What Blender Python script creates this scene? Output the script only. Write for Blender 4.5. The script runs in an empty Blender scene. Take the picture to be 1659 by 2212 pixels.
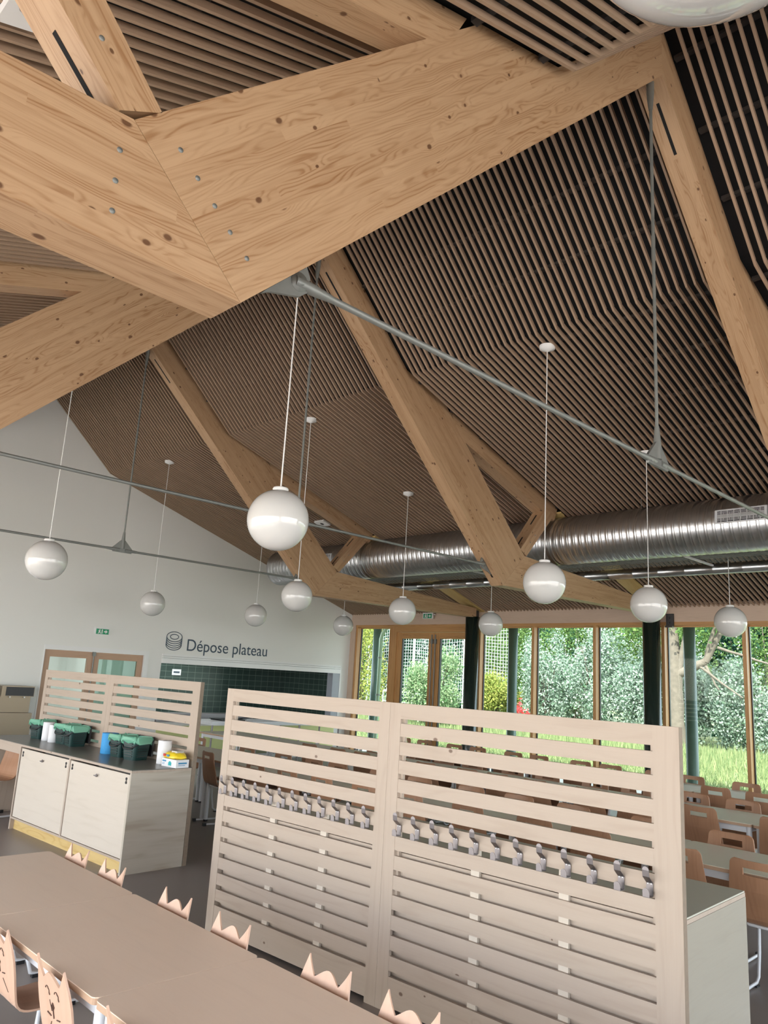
import bpy, math, random
import numpy as np
from mathutils import Vector, Matrix
random.seed(7)
S = bpy.context.scene
COL = S.collection
PI = math.pi

# ------------------------------------------------------------------ camera
F_PX, W_PX, H_PX = 1653.06, 1659.0, 2212.0
cam = bpy.data.cameras.new('camera')
cam.sensor_fit = 'VERTICAL'; cam.sensor_height = 36.0; cam.sensor_width = 27.0
cam.lens = F_PX / H_PX * 36.0
cam.clip_start = 0.05; cam.clip_end = 200
camo = bpy.data.objects.new('camera', cam); COL.objects.link(camo)
rt = Vector((0.70369725, 0.7082486, 0.05651629)); up = Vector((0.1108962, -0.18805591, 0.97587756)); fw = Vector((-0.70179214, 0.68045491, 0.21087651))
M = Matrix(((rt.x, up.x, -fw.x, 14.364), (rt.y, up.y, -fw.y, -13.031), (rt.z, up.z, -fw.z, 1.9), (0, 0, 0, 1)))
camo.matrix_world = M
S.camera = camo

# ------------------------------------------------------------------ light
S.view_settings.view_transform = 'Standard'; S.view_settings.look = 'None'
S.view_settings.gamma = 1.0; S.view_settings.use_curve_mapping = False
S.view_settings.exposure = 0.0
world = bpy.data.worlds.new('world'); S.world = world; world.use_nodes = True
wn = world.node_tree; wn.nodes.clear()
wo = wn.nodes.new('ShaderNodeOutputWorld'); wb = wn.nodes.new('ShaderNodeBackground')
sk = wn.nodes.new('ShaderNodeTexSky'); sk.sky_type = 'NISHITA'; sk.sun_disc = False
sk.sun_elevation = math.radians(48); sk.sun_rotation = math.radians(200); sk.air_density = 1.0; sk.dust_density = 1.5; sk.ozone_density = 1.0
mixc = wn.nodes.new('ShaderNodeMixRGB'); mixc.inputs[0].default_value = 0.6; mixc.inputs[2].default_value = (6.0, 6.2, 6.4, 1)
wn.links.new(sk.outputs[0], mixc.inputs[1]); wn.links.new(mixc.outputs[0], wb.inputs[0]); wb.inputs[1].default_value = 1.05
wn.links.new(wb.outputs[0], wo.inputs[0])

def area(name, loc, direction, sx, sy, power, color=(1, 1, 1), portal=False):
    l = bpy.data.lights.new(name, 'AREA'); l.shape = 'RECTANGLE'; l.size = sx; l.size_y = sy; l.energy = power; l.color = color
    if portal: l.cycles.is_portal = True
    o = bpy.data.objects.new(name, l); COL.objects.link(o); o.location = loc
    o.rotation_euler = Vector(direction).to_track_quat('-Z', 'Y').to_euler()
    return o
sun = bpy.data.lights.new('sun', 'SUN'); sun.energy = 16.0; sun.angle = math.radians(1.0); sun.color = (1.0, 0.94, 0.84)
suno = bpy.data.objects.new('sun', sun); COL.objects.link(suno)
suno.rotation_euler = Vector((-0.35, 0.62, -0.75)).to_track_quat('-Z', 'Y').to_euler()
area('window_daylight', (9.5, 0.9, 1.6), (0, -1, 0), 20, 3.2, 0, portal=True)
area('left_window_daylight', (9.9, -16.52, 1.7), (0, 1, 0), 20, 3.25, 0, portal=True)
area('end_opening_portal', (20.3, -8.5, 1.85), (-1, 0, 0), 13.2, 3.7, 0, portal=True)  # portal of the unseen end opening, added to bring daylight in

# ------------------------------------------------------------------ materials
def newmat(name):
    m = bpy.data.materials.new(name); m.use_nodes = True
    return m, m.node_tree, m.node_tree.nodes['Principled BSDF']
def plain(name, col, rough=0.5, metal=0.0, spec=0.5, noise=0.0, nscale=4.0, bump=0.0, coat=0.0):
    m, nt, b = newmat(name)
    b.inputs['Base Color'].default_value = (*col, 1); b.inputs['Roughness'].default_value = rough; b.inputs['Metallic'].default_value = metal
    b.inputs['Specular IOR Level'].default_value = spec; b.inputs['Coat Weight'].default_value = coat
    if noise > 0 or bump > 0:
        tc = nt.nodes.new('ShaderNodeTexCoord'); n = nt.nodes.new('ShaderNodeTexNoise'); n.inputs['Scale'].default_value = nscale; n.inputs['Detail'].default_value = 4
        nt.links.new(tc.outputs['Object'], n.inputs['Vector'])
        if noise > 0:
            mx = nt.nodes.new('ShaderNodeMixRGB'); mx.inputs[1].default_value = (*[c * (1 - noise) for c in col], 1); mx.inputs[2].default_value = (*[min(1, c * (1 + noise)) for c in col], 1)
            nt.links.new(n.outputs['Fac'], mx.inputs[0]); nt.links.new(mx.outputs[0], b.inputs['Base Color'])
        if bump > 0:
            bp = nt.nodes.new('ShaderNodeBump'); bp.inputs['Strength'].default_value = bump; bp.inputs['Distance'].default_value = 0.01
            nt.links.new(n.outputs['Fac'], bp.inputs['Height']); nt.links.new(bp.outputs[0], b.inputs['Normal'])
    return m
def wood(name, base, dark, ring=0.5, freq=140.0, lam=0.0, knots=0.0, rough=0.5, streak=0.3, lamvar=0.25, spec=0.4, wav=9.0, kscale=4.0):
    m, nt, b = newmat(name); N = nt.nodes; L = nt.links
    def math_(op, a, bb=None, c=None):
        n = N.new('ShaderNodeMath'); n.operation = op
        for i, v in enumerate((a, bb, c)):
            if v is None: continue
            if isinstance(v, (int, float)): n.inputs[i].default_value = v
            else: L.new(v, n.inputs[i])
        return n.outputs[0]
    def comb(x, y, z=0.0):
        n = N.new('ShaderNodeCombineXYZ')
        for i, v in enumerate((x, y, z)):
            if isinstance(v, (int, float)): n.inputs[i].default_value = v
            else: L.new(v, n.inputs[i])
        return n.outputs[0]
    uv = N.new('ShaderNodeUVMap'); sp = N.new('ShaderNodeSeparateXYZ'); L.new(uv.outputs[0], sp.inputs[0])
    u, v = sp.outputs[0], sp.outputs[1]
    if lam > 0:
        idn = math_('FLOOR', math_('DIVIDE', v, lam))
        w1 = N.new('ShaderNodeTexWhiteNoise'); w1.noise_dimensions = '1D'; L.new(idn, w1.inputs['W'])
        idu = math_('FLOOR', math_('DIVIDE', math_('ADD', u, math_('MULTIPLY', w1.outputs[0], 3.0)), 2.3))
        w = N.new('ShaderNodeTexWhiteNoise'); w.noise_dimensions = '2D'; L.new(comb(idn, idu), w.inputs['Vector'])
        r = w.outputs[0]
        v2 = math_('ADD', v, math_('MULTIPLY', r, 13.0)); u2 = math_('ADD', u, math_('MULTIPLY', r, 7.0))
    else:
        r = None; v2, u2 = v, u
    kn = None
    if knots > 0:
        vo = N.new('ShaderNodeTexVoronoi'); vo.voronoi_dimensions = '2D'; vo.inputs['Scale'].default_value = 1.0
        L.new(comb(math_('MULTIPLY', u2, kscale * 0.7), math_('MULTIPLY', v2, kscale)), vo.inputs['Vector'])
        sc = N.new('ShaderNodeSeparateColor'); L.new(vo.outputs['Color'], sc.inputs[0])
        on = math_('LESS_THAN', sc.outputs[0], knots)
        d = vo.outputs['Distance']
        big = math_('MULTIPLY', math_('MULTIPLY_ADD', sc.outputs[1], 0.06, 0.03), on)
        mr = N.new('ShaderNodeMapRange'); mr.inputs[1].default_value = 0.75; mr.inputs[2].default_value = 1.25; mr.inputs[3].default_value = 1; mr.inputs[4].default_value = 0
        L.new(math_('DIVIDE', d, math_('MAXIMUM', big, 0.0005)), mr.inputs[0]); kn = mr.outputs[0]
        mr2 = N.new('ShaderNodeMapRange'); mr2.inputs[1].default_value = 0.0; mr2.inputs[2].default_value = 0.4; mr2.inputs[3].default_value = 1; mr2.inputs[4].default_value = 0; mr2.interpolation_type = 'SMOOTHSTEP'
        L.new(d, mr2.inputs[0]); warp = math_('MULTIPLY', mr2.outputs[0], on)
    n1 = N.new('ShaderNodeTexNoise'); n1.noise_dimensions = '2D'; n1.inputs['Scale'].default_value = 1.0; n1.inputs['Detail'].default_value = 2.0; n1.inputs['Roughness'].default_value = 0.4
    L.new(comb(math_('MULTIPLY', u2, 1.3), math_('MULTIPLY', v2, 9.0)), n1.inputs['Vector'])
    ph = math_('ADD', math_('MULTIPLY', v2, freq), math_('MULTIPLY', n1.outputs[0], wav * 4))
    if kn is not None: ph = math_('ADD', ph, math_('MULTIPLY', warp, 9.0))
    ringv = math_('POWER', math_('MULTIPLY_ADD', math_('SINE', ph), 0.5, 0.5), 3.0)
    n3 = N.new('ShaderNodeTexNoise'); n3.noise_dimensions = '2D'; n3.inputs['Scale'].default_value = 1.0; n3.inputs['Detail'].default_value = 2
    L.new(comb(math_('MULTIPLY', u2, 0.9), math_('MULTIPLY', v2, 14.0)), n3.inputs['Vector'])
    mrr = N.new('ShaderNodeMapRange'); mrr.inputs[1].default_value = 0.42; mrr.inputs[2].default_value = 0.68; L.new(n3.outputs[0], mrr.inputs[0])
    n2 = N.new('ShaderNodeTexNoise'); n2.noise_dimensions = '2D'; n2.inputs['Scale'].default_value = 1.0; n2.inputs['Detail'].default_value = 3
    L.new(comb(math_('MULTIPLY', u2, 3.0), math_('MULTIPLY', v2, 120.0)), n2.inputs['Vector'])
    fac = math_('MULTIPLY', math_('MULTIPLY', ringv, math_('MULTIPLY_ADD', mrr.outputs[0], 0.75, 0.25)), ring)
    fac = math_('ADD', fac, math_('MULTIPLY', math_('SUBTRACT', n2.outputs[0], 0.4), streak))
    fac = math_('ADD', fac, math_('MULTIPLY', mrr.outputs[0], ring * 0.3))
    if r is not None: fac = math_('ADD', fac, math_('MULTIPLY', math_('SUBTRACT', r, 0.5), lamvar))
    cl = N.new('ShaderNodeClamp'); L.new(fac, cl.inputs[0])
    mx = N.new('ShaderNodeMixRGB'); mx.inputs[1].default_value = (*base, 1); mx.inputs[2].default_value = (*dark, 1); L.new(cl.outputs[0], mx.inputs[0])
    out = mx.outputs[0]
    if kn is not None:
        mk = N.new('ShaderNodeMixRGB'); mk.inputs[2].default_value = (dark[0] * 0.33, dark[1] * 0.24, dark[2] * 0.2, 1); L.new(out, mk.inputs[1]); L.new(math_('MULTIPLY', kn, 0.85), mk.inputs[0]); out = mk.outputs[0]
    L.new(out, b.inputs['Base Color']); b.inputs['Roughness'].default_value = rough; b.inputs['Specular IOR Level'].default_value = spec
    return m
def glassmat(name, tint=(0.92, 0.97, 0.95), refl=1.0):
    m = bpy.data.materials.new(name); m.use_nodes = True; nt = m.node_tree; nt.nodes.clear()
    o = nt.nodes.new('ShaderNodeOutputMaterial'); mx = nt.nodes.new('ShaderNodeMixShader'); t = nt.nodes.new('ShaderNodeBsdfTransparent'); g = nt.nodes.new('ShaderNodeBsdfGlossy')
    f = nt.nodes.new('ShaderNodeFresnel'); gb = nt.nodes.new('ShaderNodeNewGeometry'); mi = nt.nodes.new('ShaderNodeMix'); mi.inputs['A'].default_value = 1.45; mi.inputs['B'].default_value = 1 / 1.45
    nt.links.new(gb.outputs['Backfacing'], mi.inputs['Factor']); nt.links.new(mi.outputs['Result'], f.inputs[0]); g.inputs['Roughness'].default_value = 0.01; t.inputs[0].default_value = (*tint, 1); g.inputs[0].default_value = (refl, refl, refl, 1)
    nt.links.new(f.outputs[0], mx.inputs[0]); nt.links.new(t.outputs[0], mx.inputs[1]); nt.links.new(g.outputs[0], mx.inputs[2]); nt.links.new(mx.outputs[0], o.inputs[0])
    return m
def leafmat(name, c1, c2, trans=0.35):
    m = bpy.data.materials.new(name); m.use_nodes = True; nt = m.node_tree; nt.nodes.clear()
    o = nt.nodes.new('ShaderNodeOutputMaterial'); mx = nt.nodes.new('ShaderNodeMixShader'); d = nt.nodes.new('ShaderNodeBsdfDiffuse'); t = nt.nodes.new('ShaderNodeBsdfTranslucent')
    g = nt.nodes.new('ShaderNodeNewGeometry'); c = nt.nodes.new('ShaderNodeMixRGB'); c.inputs[1].default_value = (*c1, 1); c.inputs[2].default_value = (*c2, 1)
    nt.links.new(g.outputs['Random Per Island'], c.inputs[0]); nt.links.new(c.outputs[0], d.inputs[0]); nt.links.new(c.outputs[0], t.inputs[0])
    mx.inputs[0].default_value = trans; nt.links.new(d.outputs[0], mx.inputs[1]); nt.links.new(t.outputs[0], mx.inputs[2]); nt.links.new(mx.outputs[0], o.inputs[0])
    return m
def tilemat(name, col, grout, sx, sz, axis='x'):
    m, nt, b = newmat(name); tc = nt.nodes.new('ShaderNodeUVMap'); br = nt.nodes.new('ShaderNodeTexBrick'); br.offset = 0.0
    br.inputs['Color1'].default_value = (*col, 1); br.inputs['Color2'].default_value = (*[c * 1.25 for c in col], 1); br.inputs['Mortar'].default_value = (*grout, 1)
    br.inputs['Scale'].default_value = 1.0; br.inputs['Brick Width'].default_value = sx; br.inputs['Row Height'].default_value = sz; br.inputs['Mortar Size'].default_value = 0.004
    nt.links.new(tc.outputs[0], br.inputs['Vector']); nt.links.new(br.outputs[0], b.inputs['Base Color']); b.inputs['Roughness'].default_value = 0.25
    return m
M_ = {}
M_['glulam'] = wood('glulam spruce', (0.465, 0.305, 0.18), (0.27, 0.135, 0.058), ring=0.6, freq=330, lam=0.045, knots=0.34, rough=0.45, streak=0.5, lamvar=0.22, wav=15, kscale=6.0)
M_['slat'] = wood('ceiling slat wood', (0.38, 0.265, 0.185), (0.26, 0.175, 0.12), ring=0.3, freq=300, rough=0.6, streak=0.3)
M_['beech'] = wood('pale plywood', (0.455, 0.37, 0.30), (0.36, 0.275, 0.21), ring=0.3, freq=60, rough=0.5, streak=0.25, wav=5, knots=0.05, kscale=8)
M_['plyface'] = wood('whitened plywood panel', (0.60, 0.53, 0.45), (0.47, 0.40, 0.32), ring=0.22, freq=26, rough=0.5, streak=0.15, wav=4)
M_['shadeply'] = wood('shaded plywood', (0.33, 0.30, 0.245), (0.27, 0.24, 0.19), ring=0.2, freq=20, rough=0.5)  # darker plyface copy, shade put into the side panel colour
M_['plyside'] = wood('banded plywood side', (0.48, 0.43, 0.36), (0.33, 0.26, 0.19), ring=0.5, freq=26, rough=0.5, streak=0.15, wav=3)
M_['plyedge'] = plain('plywood edge', (0.24, 0.18, 0.13), 0.6, noise=0.2, nscale=40)
M_['osb'] = wood('yellow pine plywood', (0.62, 0.45, 0.19), (0.45, 0.27, 0.08), ring=0.5, freq=40, rough=0.5)
M_['frame'] = wood('larch window frame', (0.55, 0.30, 0.12), (0.33, 0.15, 0.05), ring=0.5, freq=220, rough=0.4, streak=0.3)
M_['fascia'] = wood('pale fascia board', (0.60, 0.46, 0.36), (0.47, 0.34, 0.26), ring=0.25, freq=60, rough=0.5)
M_['chairwood'] = wood('brown beech chair shell', (0.40, 0.215, 0.125), (0.27, 0.13, 0.07), ring=0.3, freq=160, rough=0.4, streak=0.35)
M_['catwood'] = wood('light beech chair shell', (0.66, 0.43, 0.31), (0.52, 0.31, 0.2), ring=0.35, freq=60, rough=0.4, streak=0.25, wav=4)
M_['tabletop'] = wood('beige laminate table top', (0.84, 0.655, 0.51), (0.74, 0.56, 0.43), ring=0.15, freq=90, rough=0.33, streak=0.25, spec=0.5)
M_['tableedge'] = plain('beech edge band', (0.50, 0.33, 0.22), 0.5)
M_['engrave'] = plain('dark engraved line', (0.09, 0.045, 0.03), 0.8)
M_['wall'] = plain('off white plaster', (0.80, 0.80, 0.775), 0.75, noise=0.02, nscale=0.6)
M_['white'] = plain('white enamel', (0.80, 0.80, 0.80), 0.3)
M_['whitesteel'] = plain('white powder coated steel', (0.72, 0.73, 0.76), 0.35)
M_['dark'] = plain('black roof felt', (0.006, 0.006, 0.007), 0.9)
M_['batten'] = plain('black batten', (0.035, 0.03, 0.028), 0.8)
M_['black'] = plain('black plastic', (0.012, 0.012, 0.014), 0.35)
M_['greensteel'] = plain('dark green column paint', (0.012, 0.022, 0.018), 0.22, coat=0.3)
M_['outsteel'] = plain('grey green post paint', (0.07, 0.12, 0.10), 0.35)
M_['floor'] = plain('grey brown linoleum', (0.23, 0.20, 0.185), 0.38, noise=0.05, nscale=2.0)
M_['counter'] = plain('dark grey laminate', (0.12, 0.112, 0.10), 0.3)
M_['counter2'] = plain('green grey laminate', (0.50, 0.49, 0.41), 0.5)
M_['galv'] = plain('galvanised steel', (0.24, 0.25, 0.24), 0.5, metal=0.5, noise=0.12, nscale=14)
M_['steel'] = plain('brushed stainless steel', (0.24, 0.22, 0.225), 0.4, metal=1.0)
M_['duct'] = plain('spiral duct steel', (0.62, 0.63, 0.65), 0.30, metal=1.0, noise=0.06, nscale=3)
M_['globe'] = plain('opal glass', (0.62, 0.62, 0.61), 0.04, spec=0.6, coat=0.5)
M_['glass'] = glassmat('window glass', refl=0.15)
M_['glassreflect'] = glassmat('reflection tinted door glass', (0.50, 0.62, 0.57))  # dark green reflection put into the tint of one door pane
M_['tile'] = tilemat('dark green tile', (0.028, 0.05, 0.043), (0.16, 0.21, 0.18), 0.2, 0.135)
M_['lime'] = plain('pale yellow green sheet', (0.66, 0.70, 0.30), 0.5)
M_['binbody'] = plain('dark green recycled plastic', (0.012, 0.045, 0.042), 0.3)
M_['liner'] = plain('pale green compostable film', (0.16, 0.42, 0.29), 0.35)
M_['paper'] = plain('white paper', (0.82, 0.82, 0.84), 0.8)
M_['blue'] = plain('blue paper wipe roll', (0.05, 0.32, 0.68), 0.7, noise=0.15, nscale=60)
M_['yellow'] = plain('yellow plastic wrapper', (0.85, 0.62, 0.03), 0.3)
M_['green'] = plain('exit sign green', (0.02, 0.30, 0.14), 0.4)
M_['ink'] = plain('slate blue lettering', (0.055, 0.085, 0.12), 0.6)
M_['textblue'] = plain('blue print', (0.05, 0.25, 0.45), 0.6)
M_['teal'] = plain('teal print', (0.02, 0.42, 0.45), 0.6)
M_['red'] = plain('red print', (0.55, 0.04, 0.03), 0.6)
M_['taupe'] = plain('bronze steel panel', (0.30, 0.24, 0.17), 0.35, metal=0.6)
M_['lawn'] = plain('lawn', (0.15, 0.18, 0.08), 0.9, noise=0.35, nscale=6)
M_['bark'] = plain('pale flaky bark', (0.12, 0.098, 0.078), 0.9, noise=0.45, nscale=7)
M_['netline'] = plain('white net cord', (0.75, 0.80, 0.82), 0.6)
M_['knotplug'] = plain('grey dowel end', (0.25, 0.26, 0.25), 0.5, metal=0.4)
M_['bounceground'] = plain('pale paving', (0.62, 0.58, 0.52), 0.8, noise=0.05)  # pale colour of the added ground that bounces sunlight indoors
M_['terrace'] = plain('terrace concrete', (0.45, 0.44, 0.40), 0.8, noise=0.1)

# ------------------------------------------------------------------ mesh building
class MB:
    def __init__(s): s.v = []; s.f = []; s.uv = []; s.sm = []
    def add(s, vs, fs, grain=(1, 0, 0), off=None, smooth=False):
        if off is None: off = (random.uniform(0, 40), random.uniform(0, 40))
        k = len(s.v); s.v += [tuple(p) for p in vs]
        g = Vector(grain).normalized()
        for f in fs:
            pts = [Vector(vs[i]) for i in f]
            n = Vector((0, 0, 0))
            for i in range(len(pts)):
                a, b = pts[i], pts[(i + 1) % len(pts)]
                n += Vector(((a.y - b.y) * (a.z + b.z), (a.z - b.z) * (a.x + b.x), (a.x - b.x) * (a.y + b.y)))
            n = n.normalized() if n.length > 1e-12 else Vector((0, 0, 1))
            w = n.cross(g)
            if w.length < 0.3: 
                a = Vector((0, 0, 1)) if abs(n.z) < 0.9 else Vector((0, 1, 0)); w = n.cross(a).normalized(); gg = w.cross(n)
            else: w.normalize(); gg = w.cross(n)
            s.f.append([k + i for i in f]); s.uv.append([(p.dot(gg) + off[0], p.dot(w) + off[1]) for p in pts]); s.sm.append(smooth)
        return s
    def box(s, lo, hi, grain=None, off=None):
        (a, b, c), (d, e, f) = lo, hi
        if grain is None:
            dm = [abs(d - a), abs(e - b), abs(f - c)]; i = dm.index(max(dm)); grain = [0, 0, 0]; grain[i] = 1
        vs = [(a, b, c), (d, b, c), (d, e, c), (a, e, c), (a, b, f), (d, b, f), (d, e, f), (a, e, f)]
        return s.add(vs, [(0, 3, 2, 1), (4, 5, 6, 7), (0, 1, 5, 4), (1, 2, 6, 5), (2, 3, 7, 6), (3, 0, 4, 7)], grain, off)
    def prism(s, poly, x0, x1, axis='x', grain=None, off=None, bev=0.0):
        n = len(poly)
        def P(t, p):
            return (t, p[0], p[1]) if axis == 'x' else (p[0], t, p[1]) if axis == 'y' else (p[0], p[1], t)
        vs = [P(x0, p) for p in poly] + [P(x1, p) for p in poly]
        area_ = sum(poly[i][0] * poly[(i + 1) % n][1] - poly[(i + 1) % n][0] * poly[i][1] for i in range(n))
        ccw = (area_ > 0) != (axis == 'y')
        if x1 < x0: ccw = not ccw
        a = list(range(n)); b = [n + i for i in range(n)]
        fs = [a[::-1], b] + [(i, (i + 1) % n, n + (i + 1) % n, n + i) for i in range(n)]
        if not ccw: fs = [list(f)[::-1] for f in fs]
        if grain is None: grain = {'x': (1, 0, 0), 'y': (0, 1, 0), 'z': (0, 0, 1)}[axis]
        return s.add(vs, fs, grain, off)
    def tube(s, pts, r, seg=10, cap=True, radii=None):
        pts = [Vector(p) for p in pts]; n = len(pts); vs = []; prev = None
        for i, p in enumerate(pts):
            t = (pts[min(i + 1, n - 1)] - pts[max(i - 1, 0)]).normalized()
            if prev is None: a = t.orthogonal().normalized()
            else:
                a = prev - t * prev.dot(t); a = a.normalized() if a.length > 1e-6 else t.orthogonal().normalized()
            prev = a; b = t.cross(a); rr = radii[i] if radii else r
            vs += [p + (a * math.cos(2 * PI * j / seg) + b * math.sin(2 * PI * j / seg)) * rr for j in range(seg)]
        fs = [(i * seg + j, i * seg + (j + 1) % seg, (i + 1) * seg + (j + 1) % seg, (i + 1) * seg + j) for i in range(n - 1) for j in range(seg)]
        s.add(vs, fs, (pts[-1] - pts[0]) if (pts[-1] - pts[0]).length > 1e-6 else (0, 0, 1), smooth=True)
        if cap:
            k = len(vs)
            s.add(vs[:seg], [list(range(seg))[::-1]]); s.add(vs[k - seg:], [list(range(seg))])
        return s
    def lathe(s, prof, seg=24, c=(0, 0, 0), axis='z', smooth=True):
        vs = []
        for r, z in prof:
            for j in range(seg):
                a = 2 * PI * j / seg; x, y = r * math.cos(a), r * math.sin(a)
                p = (x, y, z) if axis == 'z' else (z, x, y)
                vs.append((p[0] + c[0], p[1] + c[1], p[2] + c[2]))
        n = len(prof)
        fs = [(i * seg + j, i * seg + (j + 1) % seg, (i + 1) * seg + (j + 1) % seg, (i + 1) * seg + j) for i in range(n - 1) for j in range(seg)]
        return s.add(vs, fs, (0, 0, 1) if axis == 'z' else (1, 0, 0), smooth=smooth)
    def build(s, name, mat, parent=None, org=None, mats=None):
        me = bpy.data.meshes.new(name)
        o_ = Vector(org) if org is not None else (Vector(parent.location) if parent is not None and not parent.get('_local') else Vector((0, 0, 0)))
        if parent is not None and parent.parent is not None and org is None: o_ = Vector((0, 0, 0))
        vs = [(p[0] - o_.x, p[1] - o_.y, p[2] - o_.z) for p in s.v]
        me.from_pydata(vs, [], s.f)
        uvl = me.uv_layers.new(name='UVMap'); flat = [c for f in s.uv for p in f for c in p]; uvl.data.foreach_set('uv', flat)
        me.polygons.foreach_set('use_smooth', s.sm)
        me.materials.append(mat); me.update()
        ob = bpy.data.objects.new(name, me); COL.objects.link(ob)
        if parent is not None: ob.parent = parent
        elif org is not None: ob.location = org
        return ob
def tag(o, label=None, cat=None, group=None, kind=None):
    if label: o['label'] = label
    if cat: o['category'] = cat
    if group: o['group'] = group
    if kind: o['kind'] = kind
    return o
def thing(name, label, cat, loc=(0, 0, 0), rz=0.0, group=None):
    o = bpy.data.objects.new(name, None); COL.objects.link(o); o.empty_display_size = 0.1
    o.location = loc; o.rotation_euler = (0, 0, rz); o['_local'] = 1
    return tag(o, label, cat, group)
def struct(name, mb, mat): return tag(mb.build(name, mat), kind='structure')
def part(mb, name, mat, par): # coordinates local to the parent
    return mb.build(name, mat, par, org=(0, 0, 0))
def dup(root, loc, rz=0.0, label=None, group=None):
    r = root.copy(); COL.objects.link(r); r.location = loc; r.rotation_euler = (0, 0, rz)
    if label: r['label'] = label
    if group: r['group'] = group
    for ch in list(root.children):
        c = ch.copy(); COL.objects.link(c); c.parent = r
        for g in ch.children:
            d = g.copy(); COL.objects.link(d); d.parent = c
    return r

# ------------------------------------------------------------------ building dimensions
YR = -8.148; EAVE = 3.38; SL = 0.3195; KY = -6.716; KZ = EAVE - SL * KY; SU = 0.955
RIDGE = KZ + SU * (KY - YR)
TX = [4.116, 8.116, 12.116]; BW = 0.2
XMAX = 20.0; YL = -16.296
def mir(y): return 2 * YR - y
def ceil_z(y):
    if y < YR: y = mir(y)
    return EAVE - SL * y if y > KY else KZ + SU * (KY - y)

# floor, walls
struct('floor', MB().box((-4.2, YL - 0.1, -0.2), (XMAX, 0.3, 0.0), (1, 0, 0)), M_['floor'])
g = MB()
DZ = 2.14; DY0, DY1 = -7.48, -5.41; OY0, OY1, OZ0, OZ1 = -5.12, -0.28, 0.81, 2.115
top = [(YL - .1, 3.3), (mir(KY), KZ + .1), (YR, RIDGE + .12), (KY, KZ + .1), (0.1, 3.45)]
g.box((-0.2, YL - .1, 0), (0, DY0, DZ)); g.box((-0.2, DY1, 0), (0, OY0, DZ)); g.box((-0.2, OY0, 0), (0, OY1, OZ0)); g.box((-0.2, OY1, 0), (0, 0.1, DZ)); g.box((-0.2, OY0, OZ1), (0, OY1, DZ))
g.prism([(YL - .1, DZ), (0.1, DZ)] + top[::-1], -0.2, 0)
struct('wall_gable', g, M_['wall'])
struct('wall_left', MB().box((-0.2, YL - 0.2, 0), (XMAX, YL, 0.1)).box((-0.2, YL - 0.2, 3.28), (XMAX, YL, 3.45)).box((-0.2, YL - 0.2, 0.1), (0.3, YL, 3.28)).box((5.0, YL - 0.2, 0.1), (5.2, YL, 3.28)).box((9.4, YL - 0.2, 0.1), (9.6, YL, 3.28)).box((13.4, YL - 0.2, 0.1), (13.6, YL, 3.28)), M_['wall'])  # unseen wall, its openings enlarged to admit more daylight
struct('wall_end', MB().box((XMAX, YL, 0), (XMAX + .2, -15.0, 3.4)).box((XMAX, -2.0, 0), (XMAX + .2, 0.1, 3.4)).prism([(YL - .1, 3.7)] + [(0.1, 3.7), (0.1, 3.8)] + [(KY, KZ + .1), (YR, RIDGE + .12), (mir(KY), KZ + .1), (YL - .1, 3.8)], XMAX, XMAX + .2), M_['wall'])  # unseen end wall, left wide open to light the hall
# window wall: fascia, head beam, sill
struct('wall_right', MB().box((-0.2, 0.0, 3.13), (XMAX, 0.22, 3.46), off=(3, 5)), M_['fascia'])
struct('trim_1', MB().box((-0.08, -0.02, 0), (0.176, 0.2, 3.13), (0, 0, 1)), M_['fascia'])
struct('trim_2', MB().box((0.176, -0.005, 3.075), (XMAX, 0.16, 3.13)), M_['frame'])
struct('trim_3', MB().box((0.176, 0.0, 0), (XMAX, 0.16, 0.09)), M_['frame'])
# mullions + panes
mul = [(0.18, 0.24), (1.36, 1.44), (4.03, 4.09), (5.385, 5.445), (6.76, 6.82), (8.10, 8.16), (9.48, 9.54), (10.84, 10.90), (12.18, 12.24), (13.5, 13.56), (14.85, 14.91), (16.2, 16.26), (17.5, 17.56)]
def window(n, a, b):
    w = tag(thing('window_%d' % n, None, None, (0, 0, 0)), kind='structure')
    f = MB().box((a[0], 0.0, 0.09), (a[1], 0.16, 3.075), (0, 0, 1)).box((b[0], 0.0, 0.09), (b[1] - 0.001, 0.16, 3.075), (0, 0, 1))
    f.box((a[1], 0.12, 3.05), (b[0], 0.16, 3.075)).box((a[1], 0.12, 0.09), (b[0], 0.16, 0.13))
    fo = part(f, 'window_frame', M_['frame'], w)
    gk = MB().box((a[1], 0.122, 0.13), (a[1] + 0.018, 0.158, 3.05)).box((b[0] - 0.012, 0.122, 0.13), (b[0], 0.158, 3.05)); part(gk, 'gasket', M_['black'], w)
    part(MB().box((a[1] + 0.01, 0.135, 0.12), (b[0] - 0.01, 0.145, 3.055)), 'window_pane', M_['glass'], w)
k = 0
for i in range(len(mul) - 1):
    if i == 1: continue
    k += 1; window(k, (mul[i][0] + (0.03 if i else 0), mul[i][1]), (mul[i + 1][0], mul[i + 1][0] + 0.03) if i + 1 < len(mul) - 1 else mul[i + 1])
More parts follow.
